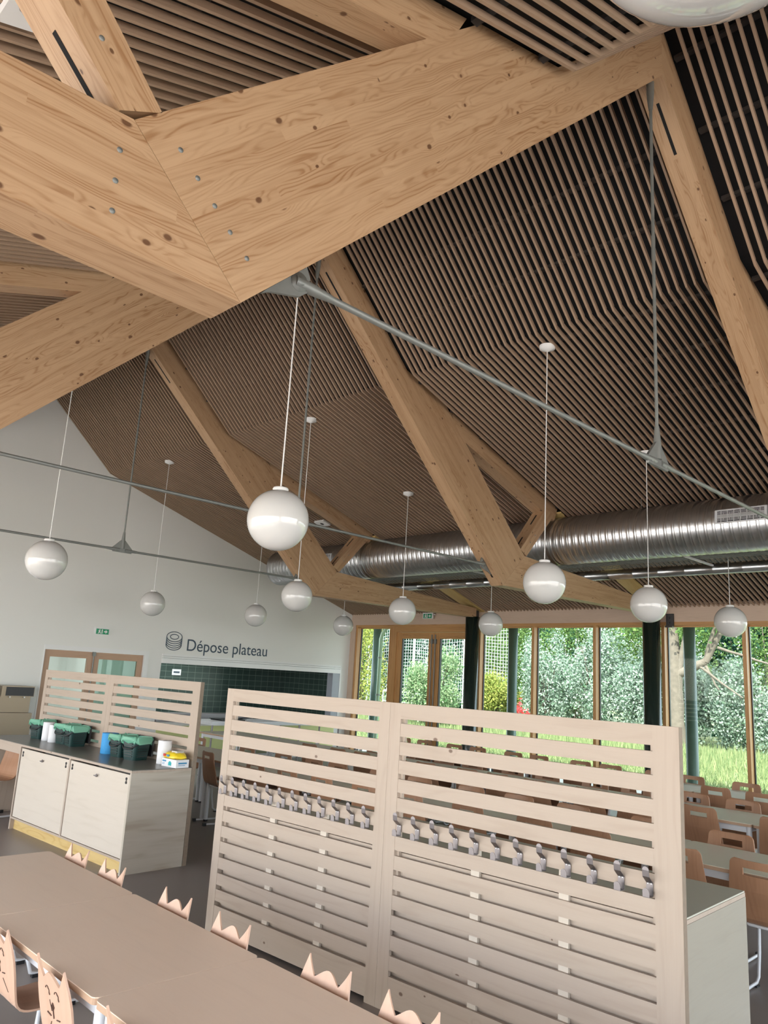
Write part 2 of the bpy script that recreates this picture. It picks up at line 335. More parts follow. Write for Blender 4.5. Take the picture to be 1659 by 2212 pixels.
# glazed double door between mullions
d = tag(thing('door_1', None, None), kind='structure')
f = MB().box((1.40, -0.01, 0), (1.60, 0.16, 3.075), (0, 0, 1)).box((3.93, -0.01, 0), (4.06, 0.16, 3.075), (0, 0, 1)).box((1.6, -0.01, 2.96), (3.93, 0.16, 3.075))
part(f, 'door_frame', M_['frame'], d)
for (x0, x1, hs) in ((1.60, 2.765, 1), (2.77, 3.93, -1)):
    lf = MB().box((x0, 0.02, 0.02), (x0 + .16, 0.10, 2.95), (0, 0, 1)).box((x1 - .16, 0.02, 0.02), (x1, 0.10, 2.95), (0, 0, 1)).box((x0 + .16, 0.02, 2.81), (x1 - .16, 0.10, 2.95)).box((x0 + .16, 0.02, 0.02), (x1 - .16, 0.10, 0.22))
    lo = part(lf, 'door_leaf', M_['frame'], d)
    part(MB().box((x0 + .15, 0.055, 0.21), (x1 - .15, 0.065, 2.82)), 'door_pane', M_['glass'], lo)
    part(MB().box((x0 + .16, 0.03, 0.22), (x0 + .175, 0.09, 2.81)), 'gasket', M_['black'], lo)
    hx = x1 - .05 if hs > 0 else x0 + .05
    part(MB().tube([(hx, -0.01, 0.2), (hx, -0.01, 2.9)], 0.012, 8).box((hx - .03, -0.02, 2.7), (hx + .03, 0.02, 2.8)), 'bolt_rod', M_['galv'], lo)
part(MB().tube([(2.66, -0.07, 1.05), (2.2, -0.07, 1.05), (1.8, -0.07, 1.05)], 0.016, 8).box((2.62, -0.08, 1.0), (2.70, 0.02, 1.1)).box((1.76, -0.08, 1.0), (1.84, 0.02, 1.1)), 'door_handle', M_['black'], d)
# gable double door
d = tag(thing('door_2', None, None), kind='structure')
part(MB().box((-0.2, DY0, 2.06), (0.012, DY1, DZ)).box((-0.2, DY1 - .10, 0), (0.012, DY1, 2.06)).box((-0.2, DY0, 0), (0.008, DY0 + .02, 2.06)), 'door_frame', M_['white'], d)
for (y0, y1, gm) in ((DY0 + .025, -6.53, 'glass'), (-6.525, DY1 - .105, 'glassreflect')):
    lf = MB().box((-0.09, y0, 0.01), (-0.03, y0 + .11, 2.055), (0, 0, 1)).box((-0.09, y1 - .11, 0.01), (-0.03, y1, 2.055), (0, 0, 1)).box((-0.09, y0 + .11, 1.93), (-0.03, y1 - .11, 2.055), (0, 1, 0)).box((-0.09, y0 + .11, 0.01), (-0.03, y1 - .11, 0.2), (0, 1, 0))
    lo = part(lf, 'door_leaf', wood('rosy beech door %s' % gm, (0.48, 0.31, 0.21), (0.36, 0.21, 0.13), ring=0.3, freq=120, rough=0.4), d)
    part(MB().box((-0.065, y0 + .10, 0.19), (-0.055, y1 - .10, 1.94)), 'door_pane', M_[gm], lo)
part(MB().tube([(-0.015, -6.53, 0.3), (-0.015, -6.53, 2.06)], 0.012, 8).box((-0.03, -6.56, 1.98), (0.0, -6.50, 2.06)), 'bolt_rod', M_['galv'], d)
# service opening lining + shutter box
struct('trim_4', MB().box((-0.2, OY0, 1.93), (0.03, OY1, 2.03)).box((-0.2, OY0, 2.035), (0.05, OY1, 2.07)).box((-0.2, OY0, 2.075), (0.02, OY1, OZ1)).box((-0.2, OY1 - .02, OZ0), (0.02, OY1 + .02, 1.93)), M_['white'])
struct('trim_5', MB().box((-0.19, OY1 - .24, OZ0), (0.01, OY1 - .02, 1.93)), plain('grey shutter rail', (0.33, 0.35, 0.40), 0.4))
struct('window_ledge', MB().box((-0.35, OY0, OZ0 - .03), (0.06, OY1, OZ0 + .01)), M_['steel'])
struct('trim_6', MB().box((0.0, OY0 + .05, 0.22), (0.012, OY1 - .1, 0.70)), M_['lime'])  # thin yellow green sheet on the wall below the opening
# kitchen room and corridor behind the gable
struct('wall_kitchen', MB().box((-2.6, OY0 - .1, 0), (-2.5, 0.1, 2.7), (0, 1, 0), off=(0, 0)).box((-2.5, -0.1, 0), (-0.2, 0.1, 2.7), (1, 0, 0), off=(0, 0)).box((-2.5, OY0 - .12, 0), (-0.2, OY0 - .06, 2.7), (1, 0, 0), off=(0, 0)), M_['tile'])
struct('wall_corridor', MB().box((-4.2, -8.6, 0), (-4.1, OY0 - .12, 2.7)).box((-4.1, -8.6, 0), (-0.2, -8.5, 2.7)).box((-4.1, OY0 - .2, 0), (-0.2, OY0 - .13, 2.7)), M_['wall'])
struct('ceiling_back_rooms', MB().box((-4.2, -8.6, 2.7), (-0.2, 0.1, 2.8)), M_['white'])
area('corridor_fill', (-2.2, -6.9, 2.6), (0, 0, -1), 2.5, 1.6, 55, (0.95, 1, 0.97))  # unseen fill light added to brighten the room behind the door
area('kitchen_fill', (-1.3, -4.0, 2.65), (0, 0, -1), 0.6, 1.6, 60, (0.95, 1, 0.97))  # unseen fill light added to brighten the kitchen tiles

# ------------------------------------------------------------------ ceiling: slats, battens, felt
PITCH, SW, SD = 0.081, 0.020, 0.041
bays = [(0.0, 3.916), (4.116, 7.916), (8.116, 11.916), (12.116, 15.916), (16.116, XMAX)]
for (x0, x1) in bays:
    n = int((x1 - x0 - 0.10) / PITCH); st = x0 + (x1 - x0 - (n - 1) * PITCH) / 2
    if x0 == 0: st = 0.03; n = int((x1 - 0.1) / PITCH)
    xs = [st + i * PITCH for i in range(n)]
    for side in (0, 1):
        mm = (lambda y: mir(y)) if side else (lambda y: y)
        lo = MB(); hi = MB(); ba = MB()
        cl, su = 1 / math.hypot(1, SL), 1 / math.hypot(1, SU)
        # bottom face offset point at the kink and the parallel top line
        for x in xs:
            def quad(mb, A, B, C, D, gr):
                P = [(mm(q[0]), q[1]) for q in (A, B, C, D)]
                mb.prism(P, x - SW / 2, x + SW / 2, grain=gr)
            dlo = SD * math.hypot(1, SL); dhi = SD * math.hypot(1, SU); 
            quad(lo, (0, EAVE), (KY, KZ), (KY, KZ + dlo), (0, EAVE + dlo), (0, -1 if not side else 1, SL))
            quad(hi, (KY, KZ), (YR, RIDGE), (YR, RIDGE + dhi), (KY, KZ + dhi), (0, -1 if not side else 1, SU))
        struct('ceiling_slats', lo, M_['slat']); struct('ceiling_slats', hi, M_['slat'])
        y = -0.3
        while y > YR + 0.1:
            z = ceil_z(y) + (0.050 if y > KY else 0.066)
            Y = mm(y); ba.box((x0 + 0.02, Y - 0.025, z), (x1 - 0.02, Y + 0.025, z + 0.03))
            y -= 0.62 if y > KY else 0.42
        struct('ceiling_battens', ba, M_['batten'])
fe = MB()
for side in (0, 1):
    mm = (lambda y: mir(y)) if side else (lambda y: y)
    o = 0.13
    P = [(0.2, EAVE + o - 0.2 * SL), (KY, KZ + o), (YR, RIDGE + o + .02), (YR, RIDGE + o + .1), (KY, KZ + o + .08), (0.2, EAVE + o + .06 - 0.2 * SL)]
    fe.prism([(mm(a), b) for a, b in P], -0.2, XMAX + .2)
inf = MB()
for x1 in TX + [16.116]:
    for side in (0, 1):
        mm = (lambda y: mir(y)) if side else (lambda y: y)
        P = [(-3.34, ceil_z(-3.34)), (0.0, EAVE), (0.0, EAVE + .03), (-3.34, ceil_z(-3.34) + .03)]
        inf.prism([(mm(a), b) for a, b in P], x1 - BW - .06, x1 + .06, grain=(0, 1, -SL))
struct('ceiling_infill', inf, M_['osb'])
struct('ceiling_felt', fe, M_['dark'])
# overhanging eave outside the window wall
struct('roof_eave', MB().box((-1.5, 0.22, 3.28), (XMAX, 2.0, 3.40)), M_['fascia'])

# ------------------------------------------------------------------ trusses
ROOFOFF = 0.12
rb = lambda y: 3.207 + 0.9511 * (-4.654 - y)
def forks(mb, p, dirv, L=0.13, r=0.022, R0=0.03):
    p = Vector(p); d_ = Vector(dirv).normalized()
    mb.tube([p - d_ * 0.02, p + d_ * L * .35, p + d_ * L * .8, p + d_ * L], r, 12, radii=[R0, R0 * .95, r, r * .8])
def truss(x1, label):
    x0 = x1 - BW; xm = x1 - BW / 2
    t = thing('timber_truss', label, 'roof truss', (0, 0, 0), 0, 'glued timber roof trusses')
    for side in (0, 1):
        s = (lambda P: [(mir(a), b) for a, b in P]) if side else (lambda P: P)
        sg = -1 if side else 1
        main = [(YR, 6.53), (-4.654, 3.207), (-4.173, 3.681), (-5.96, 5.385), (KY, KZ + .1), (YR, RIDGE + .10)]
        mb = MB().prism(s(main), x0, x1, grain=(0, sg * -1, 0.9511), off=(random.random() * 9, random.random() * 9))
        mo = part(mb, 'rafter', M_['glulam'], t)
        # plugs
        if side:
            for (dy, dz) in ((-4.349, 3.667), (-4.426, 3.597), (-4.505, 3.527), (-4.579, 3.457), (-4.660, 3.388), (-4.139, 3.545), (-4.139, 3.431), (-4.143, 3.323)):
                part(MB().lathe([(0.0, 0.002), (0.010, 0.002), (0.010, -0.002)], 12, (x1, mir(dy), dz), 'x'), 'dowel', M_['knotplug'], t)
        low = [(-4.6515, 3.207), (-0.2, 3.25), (-0.2, 3.44), (-4.1705, 3.681)]
        part(MB().prism(s(low), x0, x1, grain=(0, 1, 0.0), off=(random.random() * 9, 3)), 'collar_beam', M_['glulam'], t)
        cz = lambda y: EAVE - SL * y
        sec = [(-5.70, cz(-5.70) - .155), (-3.42, cz(-3.42) - .155), (-3.33, cz(-3.33) + .09), (-5.85, cz(-5.85) + .09)]
        part(MB().prism(s(sec), x0 + 0.01, x1 - 0.005, grain=(0, sg, -SL)), 'upper_rafter', M_['glulam'], t)
        st = [(-4.266, 3.765), (-4.12, 3.685), (-3.42, 4.42), (-3.66, 4.46)]
        so = part(MB().prism(s(st), x0 + 0.0, x1, grain=(0, sg * .65, 0.75)), 'strut', M_['glulam'], t)
        # slot cut seen as a dark recess near the strut foot
        Lp = lambda A, B, t_: (A[0] + (B[0] - A[0]) * t_, A[1] + (B[1] - A[1]) * t_)
        for (A, B, t0_, t1_, e) in (((-4.12, 3.685), (-3.42, 4.42), .04, .30, .0015), ((-4.266, 3.765), (-3.66, 4.46), .06, .30, -.0015), ((-4.266, 3.765), (-3.66, 4.46), .62, .86, -.0015)):
            p, q = Lp(A, B, t0_), Lp(A, B, t1_)
            part(MB().prism(s([(p[0] + e, p[1] - e), (q[0] + e, q[1] - e), (q[0] - e, q[1] + e), (p[0] - e, p[1] + e)]), xm - .011, xm + .011), 'slot', M_['dark'], so)
        for ya, yb in ((YR + .12, YR + .42), (-5.0, -4.76)):
            part(MB().prism(s([(ya, rb(ya) - .002), (yb, rb(yb) - .002), (yb, rb(yb) + .002), (ya, rb(ya) + .002)]), xm - .012, xm + .012), 'slot', M_['dark'], mo)
        for t_ in (.25, .42): 
            c_ = Lp((-4.19, 3.72), (-3.54, 4.44), t_); c_ = (mir(c_[0]) if side else c_[0], c_[1]); part(MB().lathe([(0.0, 0.002), (0.010, 0.002), (0.010, -0.002)], 12, (x1, c_[0], c_[1]), 'x'), 'strut_dowel', M_['knotplug'], so)
        # tie bracket
        pb = [(-4.80, 3.34), (-4.84, 3.362), (-4.985, 3.40), (-5.02, 3.43), (-5.03, 3.50), (-5.00, 3.56)]
        bo = part(MB().prism(s(pb), xm - .008, xm + .008), 'tie_bracket', M_['galv'], t)
        ys = mir(-4.975) if side else -4.975
        part(MB().lathe([(0, .024), (.02, .024), (.02, .014), (.042, .014), (.042, -.014), (.02, -.014), (0, -.024)], 16, (xm, ys, 3.46), 'x'), 'pin', M_['galv'], bo)
        dr = Vector((0, -1 if not side else 1, 0)); dr = dr if not side else dr
        a = Vector((xm, ys, 3.46)); b = Vector((xm, YR, 3.46)); dd_ = (b - a).normalized()
        ro = part(MB().tube([a + dd_ * .12, b - dd_ * .15], 0.0155, 12), 'tie_rod', M_['galv'], t)
        fm = MB(); forks(fm, a, dd_, .19, .0195, .027); part(fm, 'fork_end', M_['galv'], ro); fm = MB(); forks(fm, b - dd_ * .06, -dd_, .18, .019, .024); part(fm, 'fork_end', M_['galv'], ro)
    vr = part(MB().tube([(xm, YR, 3.56), (xm, YR, 5.1)], 0.012, 12).tube([(xm, YR, 5.1), (xm, YR, 6.42)], 0.012, 12).tube([(xm, YR, 5.0), (xm, YR, 5.2)], 0.015, 12), 'hanger_rod', M_['galv'], t)
    fm = MB(); forks(fm, (xm, YR, 3.50), (0, 0, 1), .22, .02, .03); part(fm, 'fork_end', M_['galv'], vr); fm = MB(); forks(fm, (xm, YR, 6.50), (0, 0, -1), .22, .02, .03); part(fm, 'fork_end', M_['galv'], vr)
    part(MB().prism([(YR - .14, 3.425), (YR + .14, 3.425), (YR + .16, 3.47), (YR + .03, 3.60), (YR - .03, 3.60), (YR - .16, 3.47)], xm - .01, xm + .01).lathe([(0, .02), (.018, .02), (.018, -.02), (0, -.02)], 12, (xm, YR - .1, 3.455), 'x').lathe([(0, .02), (.018, .02), (.018, -.02), (0, -.02)], 12, (xm, YR + .1, 3.455), 'x'), 'node_plate', M_['galv'], t)
    return t
truss(TX[2], 'largest timber roof truss, crossing the top of the picture closest to the camera')
truss(TX[1], 'timber roof truss in the middle, foot on the column in front of the bright windows')
truss(TX[0], 'timber roof truss next to the white gable wall, small and far away')
truss(16.116, 'timber roof truss overhead behind the large globe lamp')
for x, lb in ((TX[0] - .1, 'dark green round column beside the glazed double door'), (TX[1] - .1, 'dark green round column with a black bracket between two large windows'), (TX[2] - .1, 'dark green round column at the far right end of the windows')):
    c = thing('column', lb, 'column', (x, -0.19, 0), 0, 'round steel columns'); 
    part(MB().lathe([(0.15, 0), (0.15, 3.26), (0, 3.26)], 40), 'shaft', M_['greensteel'], c)
    part(MB().box((-0.09, -0.09, 3.24), (0.09, 0.09, 3.40)), 'head_plate', M_['black'], c)
    part(MB().box((0.20, 0.10, 3.03), (0.33, 0.185, 3.06)).box((0.20, 0.15, 3.06), (0.33, 0.185, 3.27)).box((0.24, 0.13, 3.1), (0.27, 0.15, 3.13)).box((0.24, 0.13, 3.18), (0.27, 0.15, 3.21)), 'bracket', M_['black'], c)
    part(MB().lathe([(0.17, 0), (0.17, 0.015), (0.15, 0.015)], 40), 'base_ring', M_['black'], c)

# ------------------------------------------------------------------ ducts and cable tray
DCY, DCZ, DR = -3.225, 4.045, 0.352
dt = thing('ventilation_duct', 'large round spiral metal duct running under the slatted ceiling above the windows', 'duct', (1.15, DCY, DCZ))
prof = []; x = 0.0
while x < 18.6:
    for e, r in ((0, 0), (0.022, 0), (0.026, 0.0035), (0.030, 0.0), (0.052, 0), (0.056, 0.0035), (0.060, 0)):
        prof.append((DR + r, x + e))
    x += 0.105
prof = [(0.0, -0.0), (DR, 0.0)] + prof[1:]
mb = MB().lathe(prof, 72, axis='x'); part(mb, 'duct_tube', M_['duct'], dt)
def grille(x, w=0.62, ang=-0.05):
    ho = MB(); fr = MB(); R_ = DR + 0.012
    def P(xx, a, r): # a angle from horizontal toward the room
        return (xx, -r * math.cos(a), r * math.sin(a))
    a0, a1 = ang - 0.20, ang + 0.20
    fr_ = [(x, x + w, a0 - .05, a0), (x, x + w, a1, a1 + .05)]
    for (xa, xb, b0, b1) in fr_ + [(x, x + .03, a0, a1), (x + w - .03, x + w, a0, a1)]:
        fr.add([P(xa, b0, R_), P(xb, b0, R_), P(xb, b1, R_), P(xa, b1, R_), P(xa, b0, R_ - .02), P(xb, b0, R_ - .02), P(xb, b1, R_ - .02), P(xa, b1, R_ - .02)], [(0, 3, 2, 1), (4, 5, 6, 7), (0, 1, 5, 4), (2, 3, 7, 6), (1, 2, 6, 5), (3, 0, 4, 7)])
    nx = int(w / .075)
    for i in range(1, nx): 
        xx = x + i * w / nx; fr.add([P(xx - .004, a0, R_ - .002), P(xx + .004, a0, R_ - .002), P(xx + .004, a1, R_ - .002), P(xx - .004, a1, R_ - .002)], [(0, 1, 2, 3)])
    for i in range(1, 9):
        a = a0 + i * (a1 - a0) / 9; fr.add([P(x, a - .009, R_ - .001), P(x + w, a - .009, R_ - .001), P(x + w, a + .009, R_ - .001), P(x, a + .009, R_ - .001)], [(0, 1, 2, 3)])
    ho.add([P(x + .01, a0, R_ - .006), P(x + w - .01, a0, R_ - .006), P(x + w - .01, a1, R_ - .006), P(x + .01, a1, R_ - .006)], [(0, 1, 2, 3)])
    fo = part(fr, 'grille', M_['whitesteel'], dt); part(ho, 'grille_recess', M_['black'], fo)
grille(10.55 - 1.15, ang=0.12); grille(6.80 - 1.15, ang=0.12); grille(2.6 - 1.15, ang=0.12)
part(MB().tube([(0.3, 0, DR), (0.3, 0, DR + 0.15)], .004, 6).tube([(5.2, 0, DR), (5.2, 0, DR + .15)], .004, 6).tube([(8.35, -0.2, DR - .05), (8.35, -0.2, DR + .14)], .004, 6), 'hanger_wire', M_['galv'], dt)
d2 = thing('small_duct', 'thin round metal duct beyond the cable tray, just above the truss feet', 'duct', (1.3, -1.8, 3.725))
prof = [(0, 0), (0.078, 0)]; x = 0.1
while x < 18.4: prof += [(0.078, x), (0.081, x + .006), (0.078, x + .012)]; x += 0.42
part(MB().lathe(prof, 32, axis='x'), 'duct_tube', M_['duct'], d2)
tr = thing('cable_tray', 'perforated wire mesh cable tray hung beside the large duct', 'cable tray', (1.2, -2.4, 3.78))
mb = MB()
for y, z in ((-.35, 0), (-.35, .05), (.35, 0), (.35, .05), (-.28, 0), (-.21, 0), (-.14, 0), (-.07, 0), (0, 0), (.07, 0), (.14, 0), (.21, 0), (.28, 0)):
    mb.tube([(0, y, z), (18.5, y, z)], .0035, 4, cap=False)
x = 0.0
while x < 18.5:
    mb.tube([(x, -.35, .055), (x, -.35, 0), (x, .35, 0), (x, .35, .055)], .003, 4, cap=False); x += 0.1
part(mb, 'wire_mesh', M_['galv'], tr)
part(MB().box((0, -.15, 0.005), (18.4, -.08, .03)).box((0, .0, 0.005), (18.4, .05, .02)), 'cable', plain('grey cable', (0.25, 0.25, 0.25), .5), tr)
for xx in (0.6, 4.9, 8.6, 12.6):
    part(MB().box((xx, -.42, -.03), (xx + .035, .5, -.006)), 'support_bar', M_['whitesteel'], tr)

# ------------------------------------------------------------------ globe pendants
RG = 0.213; ZG = 2.92
def pendant(x, y, label, zg=ZG):
    zc = ceil_z(y); h = zc - zg
    t = thing('globe_pendant', label, 'pendant lamp', (x, y, zg), 0, 'white globe pendants')
    prof = [(RG * math.sin(a), -RG * math.cos(a)) for a in [0.0005 + i * (PI - 0.23) / 40 for i in range(41)]]
    part(MB().lathe(prof, 56), 'globe', M_['globe'], t)
    zt = RG * math.cos(.23)
    part(MB().lathe([(0.052, zt - .01), (0.056, zt + .012), (0.05, zt + .022), (0.0, zt + .026)], 28), 'cap', M_['white'], t)
    part(MB().tube([(0, 0, zt + .02), (0, 0, h - .01)], .0052, 8), 'cord', M_['white'], t)
    s_ = SL if (y > KY or y < mir(KY)) else SU
    part(MB().lathe([(0.0, h - .05), (0.02, h - .045), (0.082, h - .02), (0.085, h + .015)], 28), 'ceiling_rose', M_['white'], t)
for x, y, lb in ((2.06, -6.55, 'small globe pendant in front of the blank white wall above the exit sign'),
                 (2.12, -4.42, 'small globe pendant on a very long cord above the plateau lettering'),
                 (2.1, -2.15, 'tiniest globe pendant, in the corner between white wall and windows'),
                 (6.02, -9.92, 'globe pendant farthest left, in front of the bare white wall'),
                 (6.03, -6.52, 'globe pendant just below the end of the spiral duct'),
                 (6.05, -4.45, 'globe pendant in front of the flat foot beam beside the door'),
                 (6.01, -2.16, 'globe pendant beside the dark column right of the glazed door'),
                 (10.13, -9.94, 'large globe pendant hanging in the middle under the big truss'),
                 (10.02, -6.52, 'globe pendant in front of the middle truss knee'),
                 (10.08, -4.42, 'globe pendant overlapping the column with the black bracket'),
                 (10.14, -2.15, 'globe pendant farthest right, in front of the fascia above the windows')):
    pendant(x, y, lb)
pendant(14.065, -12.191, 'very large cropped globe pendant at the top right corner', 3.013)

# ------------------------------------------------------------------ signs and lettering
def text(body, size, name, mat, loc, rot, parent=None, align='LEFT', xs=1.0):
    c = bpy.data.curves.new(name, 'FONT'); c.body = body; c.size = size; c.extrude = 0.0015; c.align_x = align
    tmp = bpy.data.objects.new(name, c); COL.objects.link(tmp)
    bpy.context.view_layer.update()
    me = bpy.data.meshes.new_from_object(tmp.evaluated_get(bpy.context.evaluated_depsgraph_get()))
    bpy.data.objects.remove(tmp); me.materials.clear(); me.materials.append(mat)
    o = bpy.data.objects.new(name, me); COL.objects.link(o); o.location = loc; o.rotation_euler = rot; o.scale = (xs, 1, 1)
    if parent: o.parent = parent
    return o
t = thing('wall_lettering', 'dark blue words Depose plateau with a plate stack icon on the white wall', 'lettering', (0.0, -4.6, 2.19))
text('D\u00e9pose plateau', 0.345, 'letters', M_['ink'], (0.004, 0.0, 0.02), (PI / 2, 0, PI / 2), t, xs=0.96)
ic = MB(); cy, cz_ = -0.29, 0.28
def ell(mb, cy, cz, a, b, t0=0, t1=2 * PI, w=0.0075, n=40):
    p = [(0.005, cy + a * math.cos(t0 + (t1 - t0) * i / n), cz + b * math.sin(t0 + (t1 - t0) * i / n)) for i in range(n + 1)]
    mb.tube(p, w, 6)
ell(ic, cy, cz_, .175, .10); ell(ic, cy, cz_, .095, .05)
for i in range(1, 5): ell(ic, cy, cz_ - .042 * i, .175, .10, PI, 2 * PI)
ic.tube([(0.005, cy - .175, cz_), (0.005, cy - .175, cz_ - .168)], .0075, 6).tube([(0.005, cy + .175, cz_), (0.005, cy + .175, cz_ - .168)], .0075, 6)
part(ic, 'plate_icon', M_['ink'], t)
def exit_sign(loc, rz, label, d_out):
    t = thing('exit_sign', label, 'exit sign', loc, rz)
    part(MB().box((-0.15, -d_out - .03, -0.06), (0.15, -d_out, 0.075)).box((-0.14, -d_out, .02), (0.14, 0, .05)), 'housing', M_['white'], t)
    part(MB().box((-0.125, -d_out - .034, -0.05), (0.125, -d_out - .03, 0.05)), 'sign_face', M_['green'], t)
    a = MB(); y = -d_out - .037
    a.prism([(0.03, -.012), (0.06, -.012), (0.06, -.035), (0.10, 0.0), (0.06, .035), (0.06, .012), (0.03, .012)], y, y + .003, 'y')
    a.prism([(-.09, -.04), (-.075, -.04), (-.06, -.01), (-.045, -.04), (-.03, -.04), (-.05, .005), (-.04, .02), (-.055, .03), (-.085, .02), (-.075, .0)], y, y + .003, 'y')
    a.box((-.065, y, .033), (-.05, y + .003, .046))
    a.box((-.02, y, -.04), (.0, y + .003, .04))
    part(a, 'pictogram', M_['white'], t)
exit_sign((0.0, -6.45, 2.45), PI / 2, 'green exit sign with running figure on the white wall above the brown door', 0.01)
exit_sign((2.65, -0.0, 3.31), 0, 'green exit sign with running figure above the glazed door to the garden', 0.08)
def emerg(loc, tilt, label):
    t = thing('emergency_light', label, 'emergency light', loc); t.rotation_euler = (tilt, 0, 0)
    part(MB().box((-0.14, -0.09, -0.02), (0.14, 0.09, 0.012)), 'body', M_['white'], t)
    part(MB().lathe([(0, -.035), (.025, -.03), (.04, -.02)], 16), 'lens', M_['steel'], t)
emerg((3.45, -4.04, ceil_z(-4.04) - .01), -math.atan(SL), 'flat white emergency light on the slatted ceiling above the duct')
emerg((11.2, -12.28, ceil_z(-12.28) - .01), math.atan(SL), 'flat white emergency light at the top left corner of the ceiling')

# ------------------------------------------------------------------ slatted screens
RZ = math.radians(2.7)
def screen(name, label, loc, hooks):
    t = thing(name, label, 'slatted screen', loc, RZ)
    posts = [(-0.045, 0.038), (1.592, 1.682), (1.6835, 1.775), (3.40, 3.53)]
    for i, (a, b) in enumerate(posts):
        po = part(MB().box((a, 0, 0.0), (b, 0.022, 1.747), (0, 0, 1)), 'post', M_['beech'], t)
        part(MB().box((a + .002 if i != 1 else b - .012, 0.0222, 0.0), (b - .0005 if i != 2 else a + .012, 0.045, 1.746), (0, 0, 1)), 'post_core', M_['plyedge'] if i == 3 else M_['beech'], po)
        if i == 3: part(MB().box((b + .0002, 0.0, 0.0), (b + .0012, 0.022, 1.747), (0, 0, 1)), 'post_edge', M_['plyedge'], po)
    for (a, b) in ((0.038, 1.592), (1.775, 3.40)):
        z = 1.747; k = 0
        part(MB().box((a, 0.0, 1.652), (b, 0.02, 1.747)), 'slat', M_['beech'], t)
        z1 = 1.624
        while z1 > 0.25:
            part(MB().box((a, 0.002, z1 - .079), (b, 0.02, z1)), 'slat', M_['beech'], t); z1 -= 0.1105
        part(MB().box((a, 0.002, 0.03), (b, 0.02, z1)), 'bottom_rail', M_['beech'], t)
        for fx in (0.36, 0.70):
            xx = a + (b - a) * fx
            part(MB().box((xx - .028, 0.0205, 0.03), (xx + .028, 0.04, 0.99 if hooks else 0.97), (0, 0, 1)), 'batten', M_['plyface'], t)
        part(MB().box((a, 0.0225, 0.6), (a + .02, 0.044, 1.70), (0, 0, 1)), 'side_batten', M_['beech'], t); part(MB().box((b - .02, 0.0225, 0.6), (b, 0.044, 1.70), (0, 0, 1)), 'side_batten', M_['beech'], t)
    if hooks:
        xs = [0.044 + i * (1.543 - .044) / 11 for i in range(12)] + [1.809 + i * (3.378 - 1.809) / 11 for i in range(12)]
        for x in xs:
            w = .0165; mb = MB(); zz = 0.0
            pr = [(-.002, 1.005), (-.002, 1.034), (-.034, 1.062), (-.036, 1.082)]
            path = [(-.048, .996), (-.048, .972), (-.003, .972), (-.003, 1.030), (-.044, 1.062), (-.047, 1.090)]
            th = .0025
            for (p, q) in zip(path[:-1], path[1:]):
                dx, dz = q[0] - p[0], q[1] - p[1]; L_ = math.hypot(dx, dz); nx, nz = -dz / L_ * th, dx / L_ * th
                mb.prism([(p[0], p[1]), (q[0], q[1]), (q[0] + nx, q[1] + nz), (p[0] + nx, p[1] + nz)], x - w, x + w)
            for zz, y in ((.996, -.048), (1.090, -.047)): # rounded tabs
                mb.prism([(x + w * math.cos(a), zz + w * math.sin(a)) for a in [PI * i / 8 for i in range(9)]], y - .0025, y, 'y')
            ho = part(mb, 'coat_hook', M_['steel'], t)
            sc = MB()
            for sx in (-.008, .008): sc.lathe([(0.0035, 0), (0.003, .002), (0, .003)], 8, (0, 0, 0)); 
            sc = MB()
            for sx in (-.008, .008): sc.prism([(x + sx + .003 * math.cos(a), 1.026 + .003 * math.sin(a)) for a in [2 * PI * i / 8 for i in range(8)]], -.0075, -.005, 'y')
            part(sc, 'screw', M_['white'], ho)
    return t
SR = (9.153, -9.53, 0.0)
screen('coat_rack_screen', 'tall pale slatted wooden screen with two rows of steel coat hooks', SR, True)
SLX, SLY = 3.862, -8.885
screen('slatted_screen', 'pale slatted wooden screen behind the green bins on the dark worktop', (SLX, SLY, 0), False)

